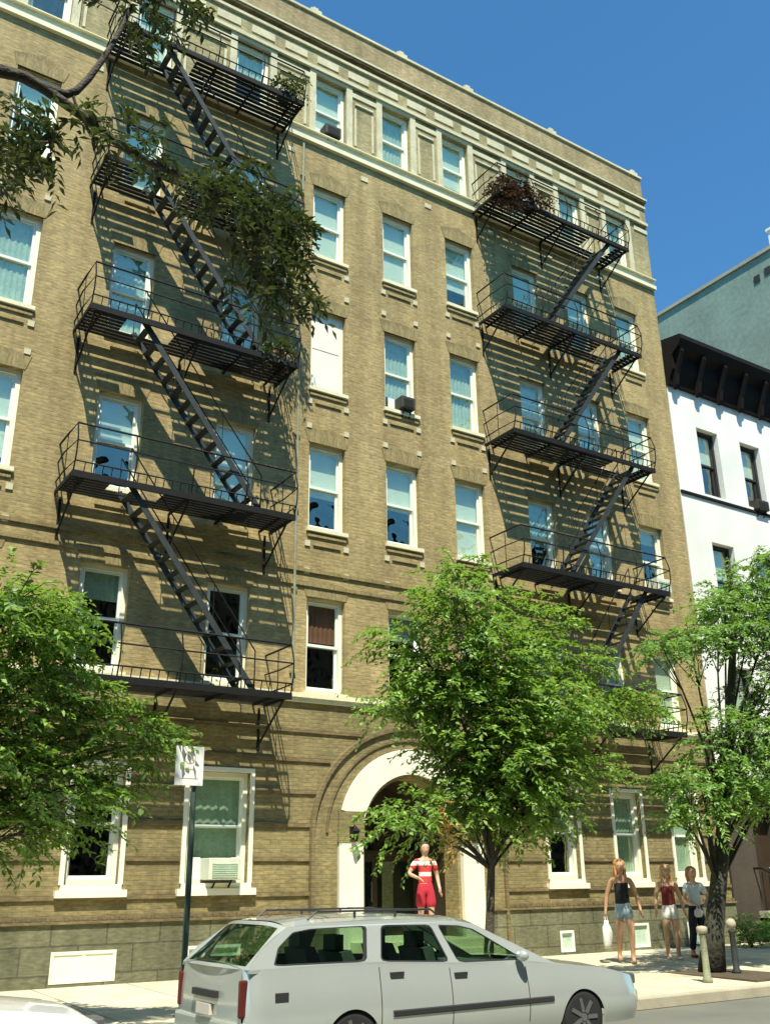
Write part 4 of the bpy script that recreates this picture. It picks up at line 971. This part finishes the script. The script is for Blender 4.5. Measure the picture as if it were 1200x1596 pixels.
# ------------------------------------------------------------------ people
def skinmesh(name, verts, edges, radii, sub=2):
    me = bpy.data.meshes.new(name); me.from_pydata(verts, edges, []); me.update()
    o = bpy.data.objects.new(name, me); COL.objects.link(o)
    sk = o.modifiers.new('s', 'SKIN'); sk.use_smooth_shade = True; sk.branch_smoothing = .4
    lay = me.skin_vertices[0].data
    for i, r_ in enumerate(radii):
        lay[i].radius = r_ if isinstance(r_, tuple) else (r_, r_)
    lay[0].use_root = True
    ss = o.modifiers.new('b', 'SUBSURF'); ss.levels = sub; ss.render_levels = sub
    dg = bpy.context.evaluated_depsgraph_get(); dg.update(); out = bpy.data.meshes.new_from_object(o.evaluated_get(dg)); bpy.data.objects.remove(o); out.name = name
    out.polygons.foreach_set('use_smooth', [True] * len(out.polygons)); return out
def person(loc, face, H, label, pose, mats, hair_len):
    """local: faces -y; left hand = +x. pose gives elbows, wrists, knees, ankles per side"""
    k = H / 1.70; r = empty('person', loc, face); tag(r, label, 'person')
    V, E, Rd = [], [], []
    def v(p, rad, par=None):
        V.append(tuple(c * k for c in p)); Rd.append(tuple(c * k * 1.1 for c in rad) if isinstance(rad, tuple) else rad * k * (1.14 if rad > .02 else 1))
        if par is not None: E.append((par, len(V) - 1))
        return len(V) - 1
    pel = v((0, 0, .94), (.135, .10)); wa = v((0, 0, 1.08), (.105, .08), pel); ch = v((0, 0, 1.25), (.125, .095), wa); up = v((0, 0, 1.37), (.10, .08), ch); nk = v((0, 0, 1.45), .048, up)
    nk2 = v((0, -.01, 1.505), .047, nk); hd = v((0, -.022, 1.555), (.075, .088), nk2); hd2 = v((0, -.012, 1.625), (.092, .104), hd); hd3 = v((0, .0, 1.69), (.085, .095), hd2); v((0, .0, 1.715), (.05, .055), hd3)
    for s in (-1, 1):
        q = pose['L' if s > 0 else 'R']
        sh = v((s * .165, 0, 1.385), .052, up); el = v(q['e'], .038, sh); wr = v(q['w'], .026, el)
        d = (Vector(q['w']) - Vector(q['e'])).normalized(); pl = v(Vector(q['w']) + d * .055, (.036, .022), wr)
        a = Vector((0, 1, 0)) if abs(d.y) < .8 else Vector((1, 0, 0)); a = (a - d * a.dot(d)).normalized(); nrm = d.cross(a)
        for i, (off, ln) in enumerate(((-.030, .062), (-.010, .074), (.010, .070), (.029, .055))):
            b0 = Vector(q['w']) + d * .085 + a * off; f1 = v(b0, .0095, pl); f2 = v(b0 + d * ln * .55 + nrm * .006 * s, .0085, f1); v(b0 + d * ln + nrm * .022 * s, .007, f2)
        t1 = v(Vector(q['w']) + d * .035 - a * .042, .011, wr); v(Vector(q['w']) + d * .08 - a * .062, .009, t1)
        hp = v((s * .088, 0, .87), .088, pel); kn = v(q['k'], .056, hp); an = v(q['a'], .036, kn)
        v(Vector(q['a']) + Vector((0, .035, -.045)), .032, an); bt = v(Vector(q['a']) + Vector((0, -.09, -.055)), (.036, .026), an); v(Vector(q['a']) + Vector((0, -.15, -.06)), (.030, .018), bt)
    put('body', skinmesh('body', V, E, Rd), M[mats['skin']], r)
    def cloth(name, chain, mat, flare=0):
        vv, ee, rr = [], [], []
        for j, (p, rad, par) in enumerate(chain):
            vv.append(tuple(c * k for c in p)); rr.append(tuple(c * k * 1.1 for c in rad) if isinstance(rad, tuple) else rad * k * 1.12)
            if par is not None: ee.append((par, j))
        put(name, skinmesh(name, vv, ee, rr), M[mat], r)
    l, rgt = pose['L'], pose['R']
    def lp(a, b, t): return tuple(a[i] + (b[i] - a[i]) * t for i in range(3))
    top = [((0, 0, .90), (.15, .118), None), ((0, 0, 1.09), (.122, .098), 0), ((0, 0, 1.25), (.142, .115), 1), ((0, 0, 1.365), (.118, .096), 2)]
    if not mats.get('sleeve'): top += [((s * .085, 0, 1.42), (.04, .06), 3) for s in (-1, 1)]
    if mats.get('sleeve'):
        for s, q in ((1, l), (-1, rgt)):
            top.append(((s * .165, 0, 1.385), .066, 3)); top.append((lp((s * .165, 0, 1.385), q['e'], .7), .056, len(top) - 1))
    cloth(mats['topname'], top, mats['top'])
    t = mats['legs']   # fraction of thigh covered, >1 covers the calf too
    bot = [((0, 0, 1.06), (.126, .10), None), ((0, 0, .92), (.152, .122), 0)]
    for s, q in ((1, l), (-1, rgt)):
        h = (s * .09, 0, .85); bot.append((h, .108, 1)); i = len(bot) - 1
        if t <= 1: bot.append((lp(h, q['k'], t + .12), .092, i))
        else:
            bot.append((q['k'], .074, i)); bot.append((lp(q['k'], q['a'], min(1, t - 1)), .060, i + 1))
    cloth(mats['botname'], bot, mats['bottom'])
    # head details
    m = MB(); z = 1.60
    for s in (-1, 1): m.ball((s * .033 * k, -.096 * k, (z + .012) * k), (.014 * k, .010 * k, .009 * k), 8, 6); m.ball((s * .034 * k, -.099 * k, (z + .036) * k), (.019 * k, .009 * k, .005 * k), 8, 6)
    put('eyes', m.mesh('eyes', True), M['eye'], r)
    m = MB().ball((0, -.106 * k, (z - .02) * k), (.012 * k, .018 * k, .02 * k), 8, 6)
    for s in (-1, 1): m.ball((s * .076 * k, 0, (z - .0) * k), (.012 * k, .02 * k, .03 * k), 8, 6)
    put('nose_and_ears', m.mesh('nose', True), M[mats['skin']], r)
    put('mouth', MB().ball((0, -.099 * k, (z - .055) * k), (.024 * k, .010 * k, .008 * k), 8, 6).mesh('mouth', True), M['lip'], r)
    m = MB(); Bk = lambda c, q: m.ball(tuple(i * k for i in c), tuple(i * k * 1.08 for i in q), 14, 10)
    Bk((0, .022, 1.66), (.104, .112, .092))
    if hair_len > 0:
        Bk((0, .062, 1.60 - hair_len * .35), (.105, .058, .11 + hair_len * .42)); Bk((0, .075, 1.54 - hair_len * .7), (.085, .04, .10 + hair_len * .35))
    if hair_len > .1:
        for s in (-1, 1): Bk((s * .088, .0, 1.53), (.026, .052, .13)); Bk((s * .085, -.04, 1.44), (.024, .03, .12))
    put('hair', m.mesh('hair', True), M[mats['hair']], r)
    for s in (-1, 1):
        q = pose['L' if s > 0 else 'R']; a = q['a']
        mm = MB().ball((a[0] * k, (a[1] - .055) * k, (a[2] - .062) * k), (.044 * k, .13 * k, .034 * k), 10, 6); put('shoe', mm.mesh('shoe', True), M[mats['shoe']], r)
    return r, k
# woman with long hair and black top, seen in three-quarter back view, walking left with a bag
P1 = {'L': dict(e=(.27, .05, 1.13), w=(.30, -.03, .88), k=(.10, -.08, .50), a=(.10, -.02, .09)), 'R': dict(e=(-.26, .06, 1.13), w=(-.31, .04, .88), k=(-.09, .05, .50), a=(-.10, .20, .12))}
r1, k1 = person((15.12, -2.25, .215), R(-35), 1.84, 'woman with long ginger hair in black top and denim shorts carrying a white bag', P1, dict(skin='skin_dark', top='black_cloth', topname='tank_top', bottom='denim', botname='shorts', legs=.42, hair='hair_ginger', shoe='shoe'), .34)
P2 = {'L': dict(e=(.25, .03, 1.13), w=(.28, -.06, .89), k=(.09, -.06, .50), a=(.09, .0, .09)), 'R': dict(e=(-.25, .03, 1.13), w=(-.29, -.05, .89), k=(-.09, .02, .50), a=(-.08, .10, .09))}
r2, k2 = person((16.48, -2.2, .215), R(-28), 1.74, 'woman in dark tank top and white shorts walking between her two companions', P2, dict(skin='skin', top='maroon_cloth', topname='tank_top', bottom='white_cloth', botname='shorts', legs=.38, hair='hair_blond', shoe='white_cloth'), .22)
P3 = {'L': dict(e=(.40, .08, 1.14), w=(.20, -.10, 1.04), k=(.10, -.05, .50), a=(.10, .02, .09)), 'R': dict(e=(-.24, -.02, 1.12), w=(-.14, -.20, 1.02), k=(-.09, .03, .50), a=(-.10, .12, .09))}
r3, k3 = person((17.26, -2.2, .215), R(-15), 1.70, 'woman in white shirt and long navy trousers with a bent elbow, rightmost of the walkers', P3, dict(skin='skin', top='paleblue_cloth', topname='shirt', sleeve=1, bottom='navy_cloth', botname='trousers', legs=1.9, hair='hair_ginger', shoe='maroon_cloth'), .05)
# person in stripes on the steps
P4 = {'L': dict(e=(.25, .05, 1.12), w=(.26, -.08, .88), k=(.10, -.04, .50), a=(.10, .0, .09)), 'R': dict(e=(-.33, -.02, 1.16), w=(-.20, -.22, 1.08), k=(-.09, .02, .50), a=(-.10, .06, .09))}
r4, k4 = person((11.72, -.40, .705), R(-20), 1.72, 'person in red and white striped top and red shorts standing on the doorstep', P4, dict(skin='skin', top='stripe', topname='striped_top', sleeve=1, bottom='red_cloth', botname='shorts', legs=.8, hair='hair_dark', shoe='white_cloth'), 0)
# bags: things of their own, held in the hand
def bag(name, at, w, h, mat, label, rot=0, handle=.12):
    r = empty(name, at, rot); tag(r, label, 'bag')
    m = MB(); n = 14; rows = 8
    for j in range(rows + 1):
        t = j / rows; ww = w * (.75 + .35 * math.sin(PI * (t * .8 + .1))) * (1 if t < .85 else .6); dd = .06 * math.sin(PI * (t * .85 + .1)) + .012
        for i in range(n):
            a = 2 * PI * i / n; m.v.append((ww / 2 * math.cos(a), dd * math.sin(a) * (1 + .2 * math.sin(3 * a + j)), -handle - h + h * t))
    for j in range(rows):
        for i in range(n): q = j * n + i; i2 = (i + 1) % n; m.f.append((q, j * n + i2, (j + 1) * n + i2, q + n))
    m.f.append(tuple(range(n))); m.f.append(tuple(rows * n + i for i in range(n)))
    m.build('sack', mat, r, True)
    MB().tube([(-.05, 0, -handle), (-.03, 0, -.02), (.0, 0, 0), (.03, 0, -.02), (.05, 0, -handle)], .008, 5).build('handle', mat, r)
    return r
def handpos(root, k, w):
    c, s = math.cos(root.rotation_euler.z), math.sin(root.rotation_euler.z); x, y, z = [q * k for q in w]
    return (root.location.x + c * x - s * y, root.location.y + s * x + c * y, root.location.z + z)
hx = handpos(r1, k1, (-.315, .03, .80)); bag('shopping_bag', hx, .26, .50, M['white_cloth'], 'long white plastic bag hanging from the right hand of the ginger haired woman', .3, .1)
hx = handpos(r3, k3, (-.10, -.24, 1.00)); bag('handbag', hx, .24, .17, M['white_cloth'], 'small white bag held at the waist of the woman in navy trousers', .2, .06)

# ------------------------------------------------------------------ world, sun, camera
w = bpy.data.worlds.new('World'); S.world = w; w.use_nodes = True; nn = w.node_tree; bg = nn.nodes['Background']
sk = nn.nodes.new('ShaderNodeTexSky'); sk.sky_type = 'NISHITA'; sk.sun_disc = False; sk.sun_elevation = R(60.8); sk.sun_rotation = R(206.6)
sk.air_density = 1.0; sk.dust_density = .6; sk.ozone_density = 1.0
tm_ = nn.nodes.new('ShaderNodeVectorMath'); tm_.operation = 'MULTIPLY'; tm_.inputs[1].default_value = (.62, 1.30, 1.62)
nn.links.new(sk.outputs[0], tm_.inputs[0]); nn.links.new(tm_.outputs[0], bg.inputs[0]); bg.inputs[1].default_value = .08
sun = bpy.data.lights.new('sun', 'SUN'); sun.energy = 5.0; sun.angle = R(.5); sun.color = (1, .95, .82)
so = bpy.data.objects.new('sun', sun); COL.objects.link(so); so.rotation_euler = Vector((-.5, -1, 2)).to_track_quat('Z', 'Y').to_euler()
cam = bpy.data.cameras.new('camera'); co = bpy.data.objects.new('camera', cam); COL.objects.link(co); S.camera = co
cam.sensor_fit = 'HORIZONTAL'; cam.sensor_width = 36; cam.lens = 1525.03 / 1200 * 36; cam.clip_end = 1000; cam.clip_start = .1
ya, pi_, ro = R(33.29346), R(20.82963), R(-.76771)
F = Vector((math.sin(ya) * math.cos(pi_), math.cos(ya) * math.cos(pi_), math.sin(pi_))); R0 = Vector((math.cos(ya), -math.sin(ya), 0)); U0 = R0.cross(F)
RR = R0 * math.cos(ro) + U0 * math.sin(ro); UU = -R0 * math.sin(ro) + U0 * math.cos(ro)
mt = Matrix((RR, UU, -F)).transposed().to_4x4(); mt.translation = (0, -17, 1.70); co.matrix_world = mt
S.view_settings.view_transform = 'Standard'; S.view_settings.look = 'None'; S.view_settings.exposure = .64; S.view_settings.gamma = 1
S.render.resolution_x = 769; S.render.resolution_y = 1024
